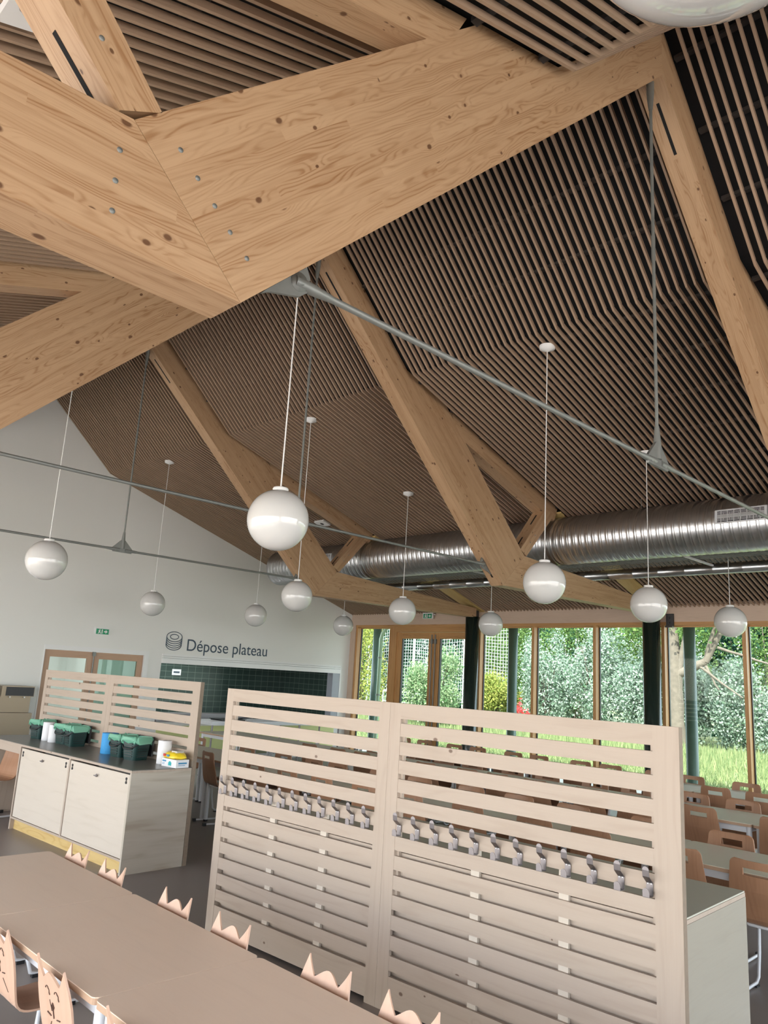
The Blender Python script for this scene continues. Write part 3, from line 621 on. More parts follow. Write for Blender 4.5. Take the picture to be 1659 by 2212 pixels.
# cabinets (local frame: x along the screen, y away from it)
def cabinet_left():
    t = thing('waste_cabinet', 'pale plywood cabinet with two locked doors and dark top, carrying the bins', 'cabinet', (SLX, SLY, 0), RZ)
    y0, y1, H = -0.66, -0.005, 0.918
    part(MB().box((0.0, y0, H - .006), (3.53, y1, H)), 'worktop', M_['counter'], t)
    part(MB().box((0.0, y0, H - .028), (3.53, y1, H - .0065)), 'top_panel', M_['beech'], t)
    part(MB().box((3.505, y0, 0), (3.53, y1, H - .0285), (0, 1, 0), off=(1.2, 4)), 'side_panel', M_['plyside'], t)
    part(MB().box((1.05, y0, 0), (1.075, y1, H - .0285), (0, 0, 1)), 'side_panel', M_['beech'], t)
    part(MB().box((2.27, y0, .135), (2.30, y1, H - .0285), (0, 0, 1)), 'divider', M_['beech'], t)
    part(MB().box((1.075, y0, 0.115), (3.505, y1, 0.134)), 'base_panel', M_['beech'], t)
    part(MB().box((1.075, y0 + .045, 0), (3.505, y0 + .06, 0.115)), 'plinth', M_['osb'], t)
    part(MB().box((1.075, y1 - .02, .134), (3.505, y1 - .005, H - .03)), 'back_panel', M_['plyface'], t)
    part(MB().box((0.0, y0 + .01, H - .115), (1.05, y0 + .03, H - .0285)), 'apron', M_['beech'], t)
    part(MB().box((0.0, y0, 0), (0.025, y1, H - .0285), (0, 0, 1)), 'side_panel', M_['beech'], t)
    for (a, b) in ((1.10, 2.262), (2.308, 3.497)):
        do = part(MB().box((a, y0 + .004, .14), (b, y0 + .024, H - .045), (1, 0, 0)), 'door', M_['plyface'], t)
        for xx, zz in ((a + .05, H - .105), (b - .05, H - .105)):
            mb = MB().box((xx - .004, y0 - .001, zz - .012), (xx + .004, y0 + .0045, zz + .018))
            for dz in (.02, -.014): mb.prism([(xx + .013 * math.cos(q), zz + dz + .013 * math.sin(q)) for q in [2 * PI * i / 12 for i in range(12)]], y0 - .002, y0 + .004, 'y')
            part(mb, 'latch', M_['black'], do)
        xm = (a + b) / 2 - .02
        mb = MB().prism([(xm + .012 * math.cos(q), H - .125 + .012 * math.sin(q)) for q in [2 * PI * i / 12 for i in range(12)]], y0 - .012, y0 + .004, 'y').box((xm - .035, y0 - .016, H - .131), (xm + .02, y0 - .01, H - .121)).box((xm + .015, y0 - .016, H - .125), (xm + .03, y0 - .01, H - .105))
        part(mb, 'key', M_['steel'], do)
        part(MB().box((a + .55, y0 + .0245, H - .042), (b, y0 + .03, H - .030)), 'finger_gap', M_['black'], t)
cabinet_left()
def cabinet_right():
    t = thing('low_cabinet', 'low pale cabinet with grey green top behind the coat hook screen', 'cabinet', SR, RZ)
    y0, y1, H = 0.060, 0.865, 0.895
    part(MB().box((0.02, y0, H - .008), (3.515, y1, H)), 'worktop', M_['counter2'], t)
    part(MB().box((0.02, y0, H - .028), (3.518, y1, H - .0085)), 'top_panel', M_['beech'], t)
    part(MB().box((3.49, y0, 0), (3.52, y1, H - .0285), (0, 1, 0)), 'side_panel', M_['shadeply'], t)
    part(MB().box((0.02, y0, 0), (0.045, y1, H - .0285), (0, 1, 0)), 'side_panel', M_['plyface'], t)
    part(MB().box((0.045, y0 - .014, 0.02), (3.39, y0 - .002, H - .03), (1, 0, 0)), 'back_panel', M_['beech'], t)
    for i in range(3):
        a = .06 + i * 1.15
        part(MB().box((a, y1 - .022, .1), (a + 1.12, y1, H - .03), (1, 0, 0)), 'door', M_['plyface'], t)
cabinet_right()
def P(xl, yl, z): # point on the left cabinet frame
    c, s = math.cos(RZ), math.sin(RZ); return (SLX + xl * c - yl * s, SLY + xl * s + yl * c, z)

# bins and things on the worktop
TOP = 0.918
def bin_():
    t = thing('caddy_bin', 'x', 'compost caddy', (0, 0, 0), 0, 'green caddy bins with liners')
    def ring(hw, z, n=5, r=.03):
        p = []
        for cx, cy, a0 in ((hw - r, hw - r, 0), (-hw + r, hw - r, PI / 2), (-hw + r, -hw + r, PI), (hw - r, -hw + r, 1.5 * PI)):
            p += [(cx + r * math.cos(a0 + PI / 2 * i / n), cy + r * math.sin(a0 + PI / 2 * i / n), z) for i in range(n + 1)]
        return p
    def loft(rings, cap0=True, cap1=False):
        mb = MB(); n = len(rings[0]); vs = [p for r in rings for p in r]
        fs = [(i * n + j, i * n + (j + 1) % n, (i + 1) * n + (j + 1) % n, (i + 1) * n + j) for i in range(len(rings) - 1) for j in range(n)]
        if cap0: fs.append(list(range(n))[::-1])
        if cap1: fs.append([(len(rings) - 1) * n + j for j in range(n)])
        mb.add(vs, fs, smooth=False); return mb
    body = loft([ring(.092, 0), ring(.102, .09), ring(.110, .175), ring(.114, .178), ring(.105, .176), ring(.09, .01)])
    part(body, 'body', M_['binbody'], t)
    gb = MB()
    for i in range(6):
        z = .03 + i * .022; w = .062; h = .0015
        yy = -.0975 - (z / .175) * .018
        gb.box((-w, yy - .004, z), (w, yy + .01, z + .006)); gb.box((-yy - .01, -w, z), (-yy + .004, w, z + .006))
    part(gb, 'rib', M_['black'], t)
    random.seed(3)
    rr = []
    for (hw, z, jit) in ((.095, .14, .006), (.117, .150, .016), (.121, .178, .010), (.117, .20, .008), (.108, .205, .006), (.10, .17, .01), (.085, .12, .012)):
        rr.append([(x + random.uniform(-jit, jit), y + random.uniform(-jit, jit), zz + random.uniform(-jit, jit) * 1.3) for x, y, zz in ring(hw, z, 7)])
    part(loft(rr, False, True), 'liner', M_['liner'], t)
    part(MB().tube([(-.115 + .0 * i, 0, .16) if False else (.118 * math.cos(a), -.045 - .095 * math.sin(a), .165 - .065 * math.sin(a)) for i, a in enumerate([PI * k / 14 for k in range(15)])], .0065, 8), 'handle', M_['black'], t)
    lid = MB().box((-.11, .118, .03), (.11, .142, .205)).box((-.1, .112, .17), (.1, .125, .185)); part(lid, 'lid', M_['black'], t)
    return t
b0 = bin_()
spots = [(0.50, -.19, 'green caddy bin at the far end of the worktop behind paper rolls'), (1.14, -.17, 'green caddy bin just right of the two white paper rolls'), (1.40, -.19, 'green caddy bin in the middle of the worktop, lid leaning on the screen'),
         (2.50, -.20, 'green caddy bin directly beside the blue roll'), (2.78, -.20, 'green caddy bin nearest to the tall single paper roll')]
for i, (xl, yl, lb) in enumerate(spots):
    if i == 0: b0.location = P(xl, yl, TOP); b0.rotation_euler = (0, 0, RZ + .15); b0['label'] = lb; b0.scale = (.98, .98, 1.12)
    else: b_ = dup(b0, P(xl, yl, TOP), RZ + random.uniform(-.1, .25), lb)
def roll(name, xl, yl, r, h, mat, lb, cat='paper roll', grp=None):
    t = thing(name, lb, cat, P(xl, yl, TOP), 0, grp)
    part(MB().lathe([(r - .002, 0), (r, .003), (r, h - .003), (r - .002, h), (.022, h)], 32), 'paper', mat, t)
    part(MB().lathe([(.022, h), (.022, .02), (0, .02)], 16), 'core', M_['plyedge'], t)
roll('paper_roll', 0.74, -.22, .065, .215, M_['paper'], 'white paper roll left of its twin, between the caddy bins', grp='white paper rolls')
roll('paper_roll', 0.95, -.24, .062, .20, M_['paper'], 'white paper roll right of its twin, between the caddy bins', grp='white paper rolls')
roll('paper_roll', 3.17, -.11, .068, .225, M_['paper'], 'tall single white paper roll next to the wipes box', grp='white paper rolls')
roll('wipe_roll', 2.20, -.19, .088, .215, M_['blue'], 'bright blue wipe roll standing between the caddy bins')
t = thing('dispenser', 'small white plastic dispenser beside the blue roll', 'dispenser', P(1.98, -.1, TOP), RZ)
part(MB().box((-.06, -.03, 0.012), (.05, .03, .062)).box((-.05, -.02, 0), (.04, .02, .012)), 'body', M_['white'], t)
part(MB().lathe([(0, 0), (.012, 0), (.012, .004), (0, .004)], 12, (-.065, 0, .04), 'x'), 'button', M_['black'], t)
t = thing('wipes_box', 'white printed glove box under the yellow packet at the worktop corner', 'box', P(3.40, -.13, TOP), RZ + .05)
part(MB().box((-.10, -.075, 0), (.14, .075, .075)), 'carton', M_['paper'], t)
part(MB().box((-.09, -.0765, .045), (-.03, -.075, .06)).box((-.09, -.0765, .03), (-.05, -.075, .034)).box((-.09, -.0765, .02), (-.055, -.075, .024)), 'print', M_['textblue'], t)
part(MB().box((.01, -.0765, .015), (.06, -.075, .045)).box((.02, -.077, .04), (.05, -.0755, .055)), 'picture', M_['teal'], t)
part(MB().box((.14, -.05, .035), (.1412, .05, .05)).box((.14, -.05, .02), (.1412, .03, .025)), 'side_print', M_['textblue'], t)
t = thing('wipes_packet', 'crumpled yellow wipes packet lying on the white box', 'packet', P(3.41, -.13, TOP + .075), RZ + .05)
mb = MB(); n, m = 24, 12; vs = []
for j in range(m + 1):
    for i in range(n):
        a = 2 * PI * i / n; q = j / m; rad = math.cos(q * PI / 2) ** .6 if j < m else 0
        vs.append((.145 * math.cos(a) * rad * (1 + .06 * math.sin(5 * a)), .09 * math.sin(a) * rad, .012 + .055 * math.sin(q * PI / 2) + .006 * math.sin(7 * a + q * 5) * rad))
fs = [(j * n + i, j * n + (i + 1) % n, (j + 1) * n + (i + 1) % n, (j + 1) * n + i) for j in range(m) for i in range(n)] + [list(range(n))[::-1]]
mb.add(vs, fs, smooth=True); part(mb, 'wrapper', M_['yellow'], t)
part(MB().box((-.005, -.045, .06), (.085, .035, .078)), 'flap', plain('clear grey plastic', (0.5, 0.47, 0.42), 0.15), t)
part(MB().box((-.08, -.088, .022), (-.04, -.078, .045)), 'print', M_['red'], t)
part(MB().box((-.02, -.092, .022), (.02, -.082, .042)), 'blue_print', M_['textblue'], t)

# ------------------------------------------------------------------ stacked drink fountain by the door
t = thing('water_fountain', 'bronze steel drinks cooler with a black control strip beside the brown door', 'water cooler', (0.03, -8.0, 0))
part(MB().box((0, -.36, 0), (.42, .30, .955)), 'base_cabinet', M_['taupe'], t)
part(MB().box((.421, -.27, .05), (.43, .28, .93)), 'base_door', M_['taupe'], t)
part(MB().box((0, -.24, .96), (.36, .26, 1.34)), 'cooler_body', M_['taupe'], t)
part(MB().box((0.0, -.26, 1.23), (.44, .28, 1.40)), 'hood', M_['taupe'], t)
part(MB().box((.441, -.19, 1.24), (.447, .27, 1.385)), 'control_strip', M_['black'], t)
for y in (-.1, .14): part(MB().lathe([(.012, 0), (.012, .03), (0, .03)], 12, (.40, y, 1.205)), 'spout', M_['white'], t)
t = thing('wall_dispenser', 'grey appliance half cut off at the left picture edge by the cooler', 'appliance', (0.03, -8.62, 0))
part(MB().box((0, -.25, .0), (.35, .2, 1.38)), 'body', plain('light grey plastic', (0.42, 0.41, 0.42), .4), t)

# kitchen items seen through the service opening
t = thing('tray_trolley', 'stainless steel tray table standing below the service opening', 'serving table', (0.75, -2.9, 0))
part(MB().box((-.35, -1.6, .84), (.35, 1.75, .87)).box((-.36, -1.62, .80), (.36, 1.77, .84)), 'table_top', M_['whitesteel'], t)
for x in (-.33, .33):
    for y in (-1.57, -.5, .6, 1.72): part(MB().tube([(x, y, 0), (x, y, .8)], .02, 10), 'leg', M_['steel'], t)
part(MB().box((-.3, -1.57, .22), (.3, 1.72, .24)), 'lower_shelf', M_['steel'], t)
t = thing('serving_tray', 'black tray lying on the steel table below the opening', 'tray', (.75, -3.9, .87))
part(MB().box((-.2, -.28, 0), (.2, .28, .02)).box((-.22, -.3, .02), (.22, .3, .03)), 'tray_body', M_['black'], t)
part(MB().tube([(.1, .2, .04), (.15, .6, .09), (.1, 1.0, .03)], .01, 6), 'utensil', M_['black'], t)
t = thing('serving_tray', 'black tray with raised dark box at the far end of the steel table', 'tray', (.75, -2.0, .87))
part(MB().box((-.2, -.28, 0), (.2, .28, .02)), 'tray_body', M_['black'], t); part(MB().box((-.12, -.15, .02), (.12, .2, .12)), 'box', M_['black'], t)
t = thing('steel_basin', 'stainless steel basin on the ledge of the service opening', 'basin', (-.45, -3.6, OZ0 + .0))
part(MB().box((-.25, -1.3, .0), (.1, 1.1, .11)), 'basin_body', M_['steel'], t)
for y, lb in ((-3.95, 'white paper notice on the dark green tiles, the one on the left'), (-3.32, 'white paper notice with dark writing on the dark green tiles, at right')):
    t = thing('paper_notice', lb, 'notice', (-2.49, y, 1.74), 0, 'notices on the kitchen tiles')
    part(MB().box((0, -.12, -.07), (.006, .12, .07)), 'sheet', M_['paper'], t); part(MB().box((.006, -.08, -.02), (.008, .08, .02)), 'writing', M_['ink'], t)

# ------------------------------------------------------------------ shell chairs
def sheet(mb, f, us, vs, th, holes=lambda u, v: False):
    """grid sheet with thickness: f(u, v) -> point, normal taken numerically"""
    nu, nv = len(us), len(vs)
    def nrm(u, v):
        e = 1e-3; a = Vector(f(u + e, v)) - Vector(f(u - e, v)); b = Vector(f(u, v + e)) - Vector(f(u, v - e)); return a.cross(b).normalized()
    A = []; B = []
    for v in vs:
        for u in us:
            p = Vector(f(u, v)); n = nrm(u, v) * th / 2; A.append(tuple(p + n)); B.append(tuple(p - n))
    V = A + B; K = len(A); cells = {(i, j) for i in range(nu - 1) for j in range(nv - 1) if not holes((us[i] + us[i + 1]) / 2, (vs[j] + vs[j + 1]) / 2)}
    F = []
    ix = lambda i, j: j * nu + i
    for (i, j) in cells:
        a, b, c, d = ix(i, j), ix(i + 1, j), ix(i + 1, j + 1), ix(i, j + 1)
        F.append((a, b, c, d)); F.append((K + d, K + c, K + b, K + a))
        for (n_, e) in (((i, j - 1), (a, b)), ((i + 1, j), (b, c)), ((i, j + 1), (c, d)), ((i - 1, j), (d, a))):
            if n_ not in cells: F.append((e[1], e[0], K + e[0], K + e[1]))
    mb.add(V, F, (0, 0, 1), smooth=False)
def lerp_path(pts, s):
    for (s0, y0, z0), (s1, y1, z1) in zip(pts[:-1], pts[1:]):
        if s <= s1 or s1 == pts[-1][0]:
            t = (s - s0) / (s1 - s0); return y0 + (y1 - y0) * t, z0 + (z1 - z0) * t
def smooth_path(ctrl, n=40):
    # Catmull-Rom through control points, returns list (s,y,z)
    out = []; m = len(ctrl)
    for i in range(m - 1):
        p0, p1, p2, p3 = ctrl[max(i - 1, 0)], ctrl[i], ctrl[i + 1], ctrl[min(i + 2, m - 1)]
        for k in range(8):
            t = k / 8; out.append(tuple(.5 * (2 * p1[a] + (-p0[a] + p2[a]) * t + (2 * p0[a] - 5 * p1[a] + 4 * p2[a] - p3[a]) * t * t + (-p0[a] + 3 * p1[a] - 3 * p2[a] + p3[a]) * t ** 3) for a in (0, 1)))
    out.append(ctrl[-1]); res = [(0.0, *out[0])]
    for a, b in zip(out[:-1], out[1:]): res.append((res[-1][0] + math.hypot(b[0] - a[0], b[1] - a[1]), *b))
    return res
def school_chair():
    # local: backrest faces -y (its rear), seat extends towards +y
    t = thing('school_chair', 'x', 'chair', (0, 0, 0), 0, 'brown shell chairs at the dining tables')
    path = smooth_path([(0.0, 0.855), (0.012, 0.74), (0.04, 0.60), (0.065, 0.50), (0.10, 0.455), (0.17, 0.44), (0.30, 0.445), (0.42, 0.45), (0.46, 0.435)])
    Lt = path[-1][0]
    def hw(s):
        w = 0.168 + 0.035 * min(s / .30, 1)
        if s < .03: w -= .03 * (1 - math.sqrt(max(0, 1 - (1 - s / .03) ** 2)))
        if s > Lt - .03: w -= .03 * (1 - math.sqrt(max(0, 1 - (1 - (Lt - s) / .03) ** 2)))
        return w
    def f(u, s):
        y, z = lerp_path(path, min(max(s, 0), Lt)); w = hw(min(max(s, 0), Lt)); return (u * w, y - .02 * (1 - u * u) * (1 if s < .3 else 0) * min(1, (.3 - s) / .1 if s < .3 else 0), z)
    us = [-1, -.8, -.6, -.47, -.42, -.2, 0, .2, .42, .47, .6, .8, 1]
    ss = [0, .004, .01, .02, .03, .048, .054, .088, .094, .13] + [.13 + i * (Lt - .16) / 20 for i in range(1, 21)] + [Lt - .02, Lt - .01, Lt - .004, Lt]
    ss = sorted(set(round(q, 5) for q in ss))
    mb = MB(); sheet(mb, f, us, ss, .009, lambda u, s: abs(u) < .46 and .05 < s < .092)
    part(mb, 'shell', M_['chairwood'], t)
    for sx in (-1, 1):
        x = sx * .16
        pts = [(x * .7, .12, .435), (x * .95, .36, .425), (x, .415, .39), (x, .40, .2), (x, .37, .05), (x, .33, .022), (x, .2, .018), (x, -.02, .018)]
        part(MB().tube(pts, .011, 8), 'leg', M_['whitesteel'], t)
        part(MB().box((x - .016, -.05, 0), (x + .016, -.01, .035)).box((x - .014, .3, 0), (x + .014, .35, .01)), 'foot', M_['black'], t)
    part(MB().tube([(-.11, .12, .432), (.11, .12, .432)], .01, 8), 'cross_tube', M_['whitesteel'], t)
    return t
def cat_chair():
    t = thing('cat_chair', 'x', 'child chair', (0, 0, 0), 0, 'beech cat ear chairs at the low tables')
    path = smooth_path([(-0.028, 0.694), (0.0, 0.60), (0.022, 0.50), (0.04, 0.42), (0.06, 0.36), (0.10, 0.335), (0.18, 0.33), (0.28, 0.335), (0.31, 0.325)])
    Lt = path[-1][0]
    def topz(u): # outline of the two ears and the head, as depth below the ear tips
        a = abs(u)
        if a > .52: return .003 + .078 * max(0.0, 1 - (a - .52) / .48) ** .9
        return .081 - .040 * max(0.0, math.cos(a / .52 * PI / 2)) ** 1.3
    def hw(s):
        return .132 + .034 * min(1, max(0, (s - .0) / .14)) - .02 * min(1, max(0, (s - .2) / .15)) - (.02 * max(0, (s - Lt + .06) / .06))
    def f(u, s):
        tz = topz(min(max(u, -1), 1)); s2 = tz + (Lt - tz) * s / Lt
        y, z = lerp_path(path, min(max(s2, 0), Lt)); return (u * hw(s2), y - .012 * (1 - u * u) * max(0, 1 - s2 / .3), z)
    us = [-1, -.97, -.92, -.85, -.76, -.68, -.6, -.52, -.46, -.4, -.3, -.2, -.1, 0]; us = us + [-q for q in us[-2::-1]]
    ss = [i * Lt / 30 for i in range(31)]
    mb = MB(); sheet(mb, f, us, ss, .009); part(mb, 'shell', M_['catwood'], t)
    # engraved face on the rear of the backrest
    fc = MB()
    def pr(x, z): 
        best = min(path, key=lambda q: abs(q[2] - z) + (0 if q[1] < .08 else 9)); yy = best[1]; s2 = best[0]; u = x / hw(s2); return (x, yy - .012 * (1 - u * u) * max(0, 1 - s2 / .3) - .0062, z)
    def stroke(pts, r=.0014): fc.tube([pr(*p) for p in pts], r, 5)
    for sx in (-1, 1):
        stroke([(sx * .045 + .022 * math.cos(a), .560 + .030 * math.sin(a)) for a in [PI * i / 10 for i in range(0, 9)]], .0018)
        stroke([(sx * .028, .478), (sx * .062, .484)], .0026)
        stroke([(sx * .03, .455), (sx * .075, .405)])
        stroke([(sx * .06, .60), (sx * .07, .66)]) if False else None
    stroke([(0, .535), (.012, .52), (0, .508), (-.012, .52), (0, .535)], .003); stroke([(0, .51), (0, .475)], .0022); stroke([(-.03, .54), (-.015, .50)], .0018)
    part(fc, 'engraved_face', M_['engrave'], t)
    for sx in (-1, 1):
        x = sx * .13
        pts = [(x * .6, .10, .325), (x * .9, .24, .318), (x, .29, .28), (x, .28, .12), (x, .25, .03), (x, .2, .016), (x, .0, .016)]
        part(MB().tube(pts, .0115, 8), 'leg', M_['whitesteel'], t)
        part(MB().box((x - .018, -.04, 0), (x + .018, .01, .035)).box((x - .016, .19, 0), (x + .016, .24, .02)), 'foot', M_['black'], t)
    part(MB().tube([(-.08, .11, .32), (.08, .11, .32)], .01, 8), 'cross_tube', M_['whitesteel'], t)
    return t
def table(size=(1.2, .8), H=.76, cat='dining table', name='dining_table', low=False):
    t = thing(name, 'x', cat, (0, 0, 0))
    a, b = size[0] / 2 - .0015, size[1] / 2
    r = .03; pl = []
    for cx, cy, a0 in ((a - r, b - r, 0), (-a + r, b - r, PI / 2), (-a + r, -b + r, PI), (a - r, -b + r, 1.5 * PI)):
        pl += [(cx + r * math.cos(a0 + PI / 2 * i / 4), cy + r * math.sin(a0 + PI / 2 * i / 4)) for i in range(5)]
    part(MB().prism(pl, H - .004, H, 'z', grain=(1, 0, 0)), 'table_top', M_['tabletop'] if low else M_['tabletop2'], t)
    part(MB().prism([(x * .999, y * .999) for x, y in pl], H - .028, H - .0042, 'z', grain=(1, 0, 0)), 'edge_band', M_['tableedge'], t)
    ap = MB().box((-a + .06, -b + .045, H - .085), (a - .06, -b + .07, H - .0285)).box((-a + .06, b - .07, H - .085), (a - .06, b - .045, H - .0285)).box((-a + .05, -b + .07, H - .085), (-a + .075, b - .07, H - .0285)).box((a - .075, -b + .07, H - .085), (a - .05, b - .07, H - .0285))
    part(ap, 'apron', M_['whitesteel'], t)
    for sx in (-1, 1):
        for sy in (-1, 1):
            lg = part(MB().tube([(sx * (a - .045), sy * (b - .06), .02), (sx * (a - .045), sy * (b - .06), H - .0285)], .026, 16), 'leg', M_['whitesteel'], t)
            part(MB().tube([(sx * (a - .045), sy * (b - .06), 0), (sx * (a - .045), sy * (b - .06), .02)], .028, 12), 'foot_cap', M_['black'], lg)
    return t
M_['tabletop2'] = plain('pale laminate table top', (0.78, 0.75, 0.64), 0.4, spec=0.6)

# low tables and cat chairs
ORD = ['first', 'second', 'third', 'fourth', 'fifth', 'sixth', 'seventh', 'eighth', 'ninth', 'tenth', 'eleventh', 'twelfth', 'thirteenth', 'fourteenth']
lt = table((1.213, .785), .62, 'low table', 'low_table', True)
lx = [9.462, 10.675, 11.888, 13.10]
ll = ['low beige table module at the far end of the cat chair row', 'low beige table module, second from the far end, uninterrupted in view', 'low beige table module nearest the camera with its white corner leg visible', 'low beige table module mostly cut off at the bottom edge']
for i in range(4):
    if i == 0: lt.location = (lx[0], -11.06, 0); lt['label'] = ll[0]; lt['group'] = 'low beige tables'
    else: dup(lt, (lx[i], -11.06, 0), 0, ll[i])
cc = cat_chair()
cs = [(9.15, -10.615, PI, 'cat ear chair farthest from the camera on the cabinet side of the low tables'),
      (9.655, -10.615, PI, 'cat ear chair on the far side, second from the far end, before the cabinet corner'),
      (10.41, -10.615, PI, 'cat ear chair on the far side, third from the far end, before grey floor'),
      (10.95, -10.615, PI, 'cat ear chair on the far side overlapping the left foot of the hook screen'),
      (11.675, -10.615, PI, 'cat ear chair in front of the middle of the left screen panel'),
      (12.165, -10.615, PI, 'cat ear chair on the far side, nearest camera, below the screen centre post'),
      (10.40, -11.50, 0, 'cat face chair on the near side, cropped by the left picture edge'),
      (11.02, -11.50, 0, 'cat face chair on the near side showing its whole engraved face'),
      (11.665, -11.50, 0, 'cat face chair on the near side with only its ears in the picture')]
for i, (x, y, rz, lb) in enumerate(cs):
    if i == 0: cc.location = (x, y, 0); cc.rotation_euler = (0, 0, rz); cc['label'] = lb
    else: dup(cc, (x, y, 0), rz, lb)
# dining tables
dtb = table((1.2, .78), .76); dtb['group'] = 'pale dining tables'
rows = [('window row', -3.03, [11.9 - 1.2 * i for i in range(8)]), ('middle row', -4.85, [12.06 - 1.2 * i for i in range(9)]), ('front row', -6.98, [12.1 - 1.2 * i for i in range(8)])]
first = True
for nm, y, xs in rows:
    for i, x in enumerate(xs):
        lb = 'pale dining table in the %s, %s from the right' % ({'window row': 'row nearest the windows', 'middle row': 'middle row', 'front row': 'row just behind the hook screen'}[nm], ORD[i])
        if first: dtb.location = (x, y, 0); dtb['label'] = lb; first = False
        else: dup(dtb, (x, y, 0), 0, lb)
sc_ = school_chair(); first = True
def put(xs, y, rz, desc):
    global first
    for i, x in enumerate(xs):
        lb = desc % ORD[i]; z = rz + random.uniform(-.03, .03); yy = y + (random.uniform(0, .02) if rz else -random.uniform(0, .02))
        legs = [xc + q for (_, yt, xt) in rows if abs(yt - y) < .6 for xc in xt for q in (-.5535, .5535)]
        x += min((d for d in [k * .01 for k in range(-9, 10)] if all(abs(x + d + q - l) > .055 for l in legs for q in (-.165, .165))), key=abs, default=0.0)
        if first: sc_.location = (x, yy, 0); sc_.rotation_euler = (0, 0, z); sc_['label'] = lb; first = False
        else: dup(sc_, (x, yy, 0), z, lb)
put([10.93, 10.43, 9.73, 9.25, 8.55, 8.07, 7.345, 6.865, 6.15, 5.65, 4.95, 4.45], -2.60, PI, 'brown chair against the window light, %s from the right in that row')
put([11.55, 10.92, 10.40, 9.72, 9.2, 8.5, 8.0, 7.3, 6.8, 6.1, 5.6], -3.46, 0, 'brown chair, back to camera, at the tables nearest the windows, %s from the right')
put([11.65, 11.05, 10.45, 9.85, 9.25, 8.65, 8.05, 7.45, 6.85, 6.2, 5.6], -4.36, PI, 'brown chair facing the camera across the middle tables, %s from the right')
put([11.71, 11.0, 10.4, 9.8, 9.2, 8.6, 8.05, 7.45, 6.85, 6.25, 5.7, 5.08], -5.30, 0, 'dark brown chair, back to camera, at the middle tables, %s from the right')
put([12.4, 11.74, 11.1, 10.45, 9.75, 9.17, 8.45, 7.75, 7.1, 6.55, 6.0, 5.2, 3.95], -6.52, PI, 'brown chair facing the camera at the tables behind the screen, %s from the right')
put([12.30, 11.70, 11.08, 10.50, 9.87, 9.2, 8.55, 7.9, 7.3, 6.7], -7.44, 0, 'brown chair, back to camera, directly behind the hook screen, %s from the right')
dup(sc_, (5.66, -7.44, 0), -.15, 'brown chair standing alone in the gap between the two screens')
dup(sc_, (4.15, -9.25, 0), PI + .2, 'brown chair pushed under the open end of the dark worktop')
dup(sc_, (3.6, -9.7, 0), PI - .3, 'brown chair cut by the left edge beside the cabinet end')
# white bag at the bottom right
t = thing('plastic_bag', 'shiny white plastic bag at the bottom right corner', 'bag', (12.72, -8.02, 0))
mb = MB(); n, m = 22, 14; vs = []
for j in range(m + 1):
    for i in range(n):
        a = 2 * PI * i / n; q = -PI / 2 + PI * j / m; r_ = .17 * math.cos(q) * (1 + .09 * math.sin(3 * a + j) + .05 * math.sin(7 * a)); vs.append((r_ * math.cos(a), r_ * math.sin(a) * .8, .155 + .15 * math.sin(q) * (1 + .1 * math.sin(2 * a))))
mb.add(vs, [(j * n + i, j * n + (i + 1) % n, (j + 1) * n + (i + 1) % n, (j + 1) * n + i) for j in range(m) for i in range(n)], smooth=True)
part(mb, 'bag_body', plain('white film', (0.8, 0.8, 0.84), 0.15), t)

# ------------------------------------------------------------------ outdoors
gr = MB(); ys = [0.35, 2.2, 2.21, 6, 10, 14, 20, 40]; zs = [-0.02, -0.02, -0.05, 0.0, 0.15, 0.3, 0.3, 0.6]
struct('terrace_ground', MB().box((-40, 0.3, -0.3), (30, 2.2, -0.02)), M_['terrace'])
for (ya, za), (yb, zb) in zip(list(zip(ys, zs))[2:-1], list(zip(ys, zs))[3:]): gr.add([(-45, ya, za), (30, ya, za), (30, yb, zb), (-45, yb, zb)], [(0, 1, 2, 3)])
tag(gr.build('lawn', M_['lawn']), kind='structure')
struct('side_bounce_ground', MB().box((-10, -45, -0.3), (40, YL - 0.25, -0.06)).box((XMAX + .25, YL - 0.25, -0.3), (40, 0.3, -0.06)), M_['bounceground'])  # unseen bright ground added to bounce sun onto the beam undersides
def gz(y): return float(np.interp(y, ys, zs))
rng = np.random.default_rng(5)
def quads(name, C_, size, mat, up_bias=0.0, aspect=1.6, parent=None):
    n = len(C_); d = rng.normal(size=(n, 3)); d /= np.linalg.norm(d, axis=1)[:, None]
    e = rng.normal(size=(n, 3)); e -= (e * d).sum(1)[:, None] * d; e /= np.linalg.norm(e, axis=1)[:, None]
    s_ = size * rng.uniform(.6, 1.3, n)[:, None]
    a = C_ - d * s_ * aspect / 2; b = C_ + d * s_ * aspect / 2; w = e * s_ * .5; cc_ = C_ * 1.0
    V = np.stack([a, cc_ + w, b, cc_ - w], 1).reshape(-1, 3).astype(np.float32)
    me = bpy.data.meshes.new(name); me.vertices.add(4 * n); me.vertices.foreach_set('co', V.ravel())
    me.loops.add(4 * n); me.loops.foreach_set('vertex_index', np.arange(4 * n, dtype=np.int32)); me.polygons.add(n)
    me.polygons.foreach_set('loop_start', np.arange(0, 4 * n, 4, dtype=np.int32)); me.polygons.foreach_set('loop_total', np.full(n, 4, dtype=np.int32))
    me.update(calc_edges=True); me.materials.append(mat)
    o = bpy.data.objects.new(name, me); COL.objects.link(o)
    if parent is not None: o.parent = parent
    return o
def crown(n, rx, ry, rz, cz, clumps=26, cr=.33):
    # leaves gathered in clumps near the surface of an ellipsoid
    u = rng.normal(size=(clumps, 3)); u /= np.linalg.norm(u, axis=1)[:, None]; u *= rng.uniform(.35, 1, clumps)[:, None] ** .5
    cen = u * np.array([rx, ry, rz]) + np.array([0, 0, cz])
    k = rng.integers(0, clumps, n); g_ = rng.normal(size=(n, 3)) * cr * np.array([rx, ry, rz]) * .75
    return cen[k] + g_
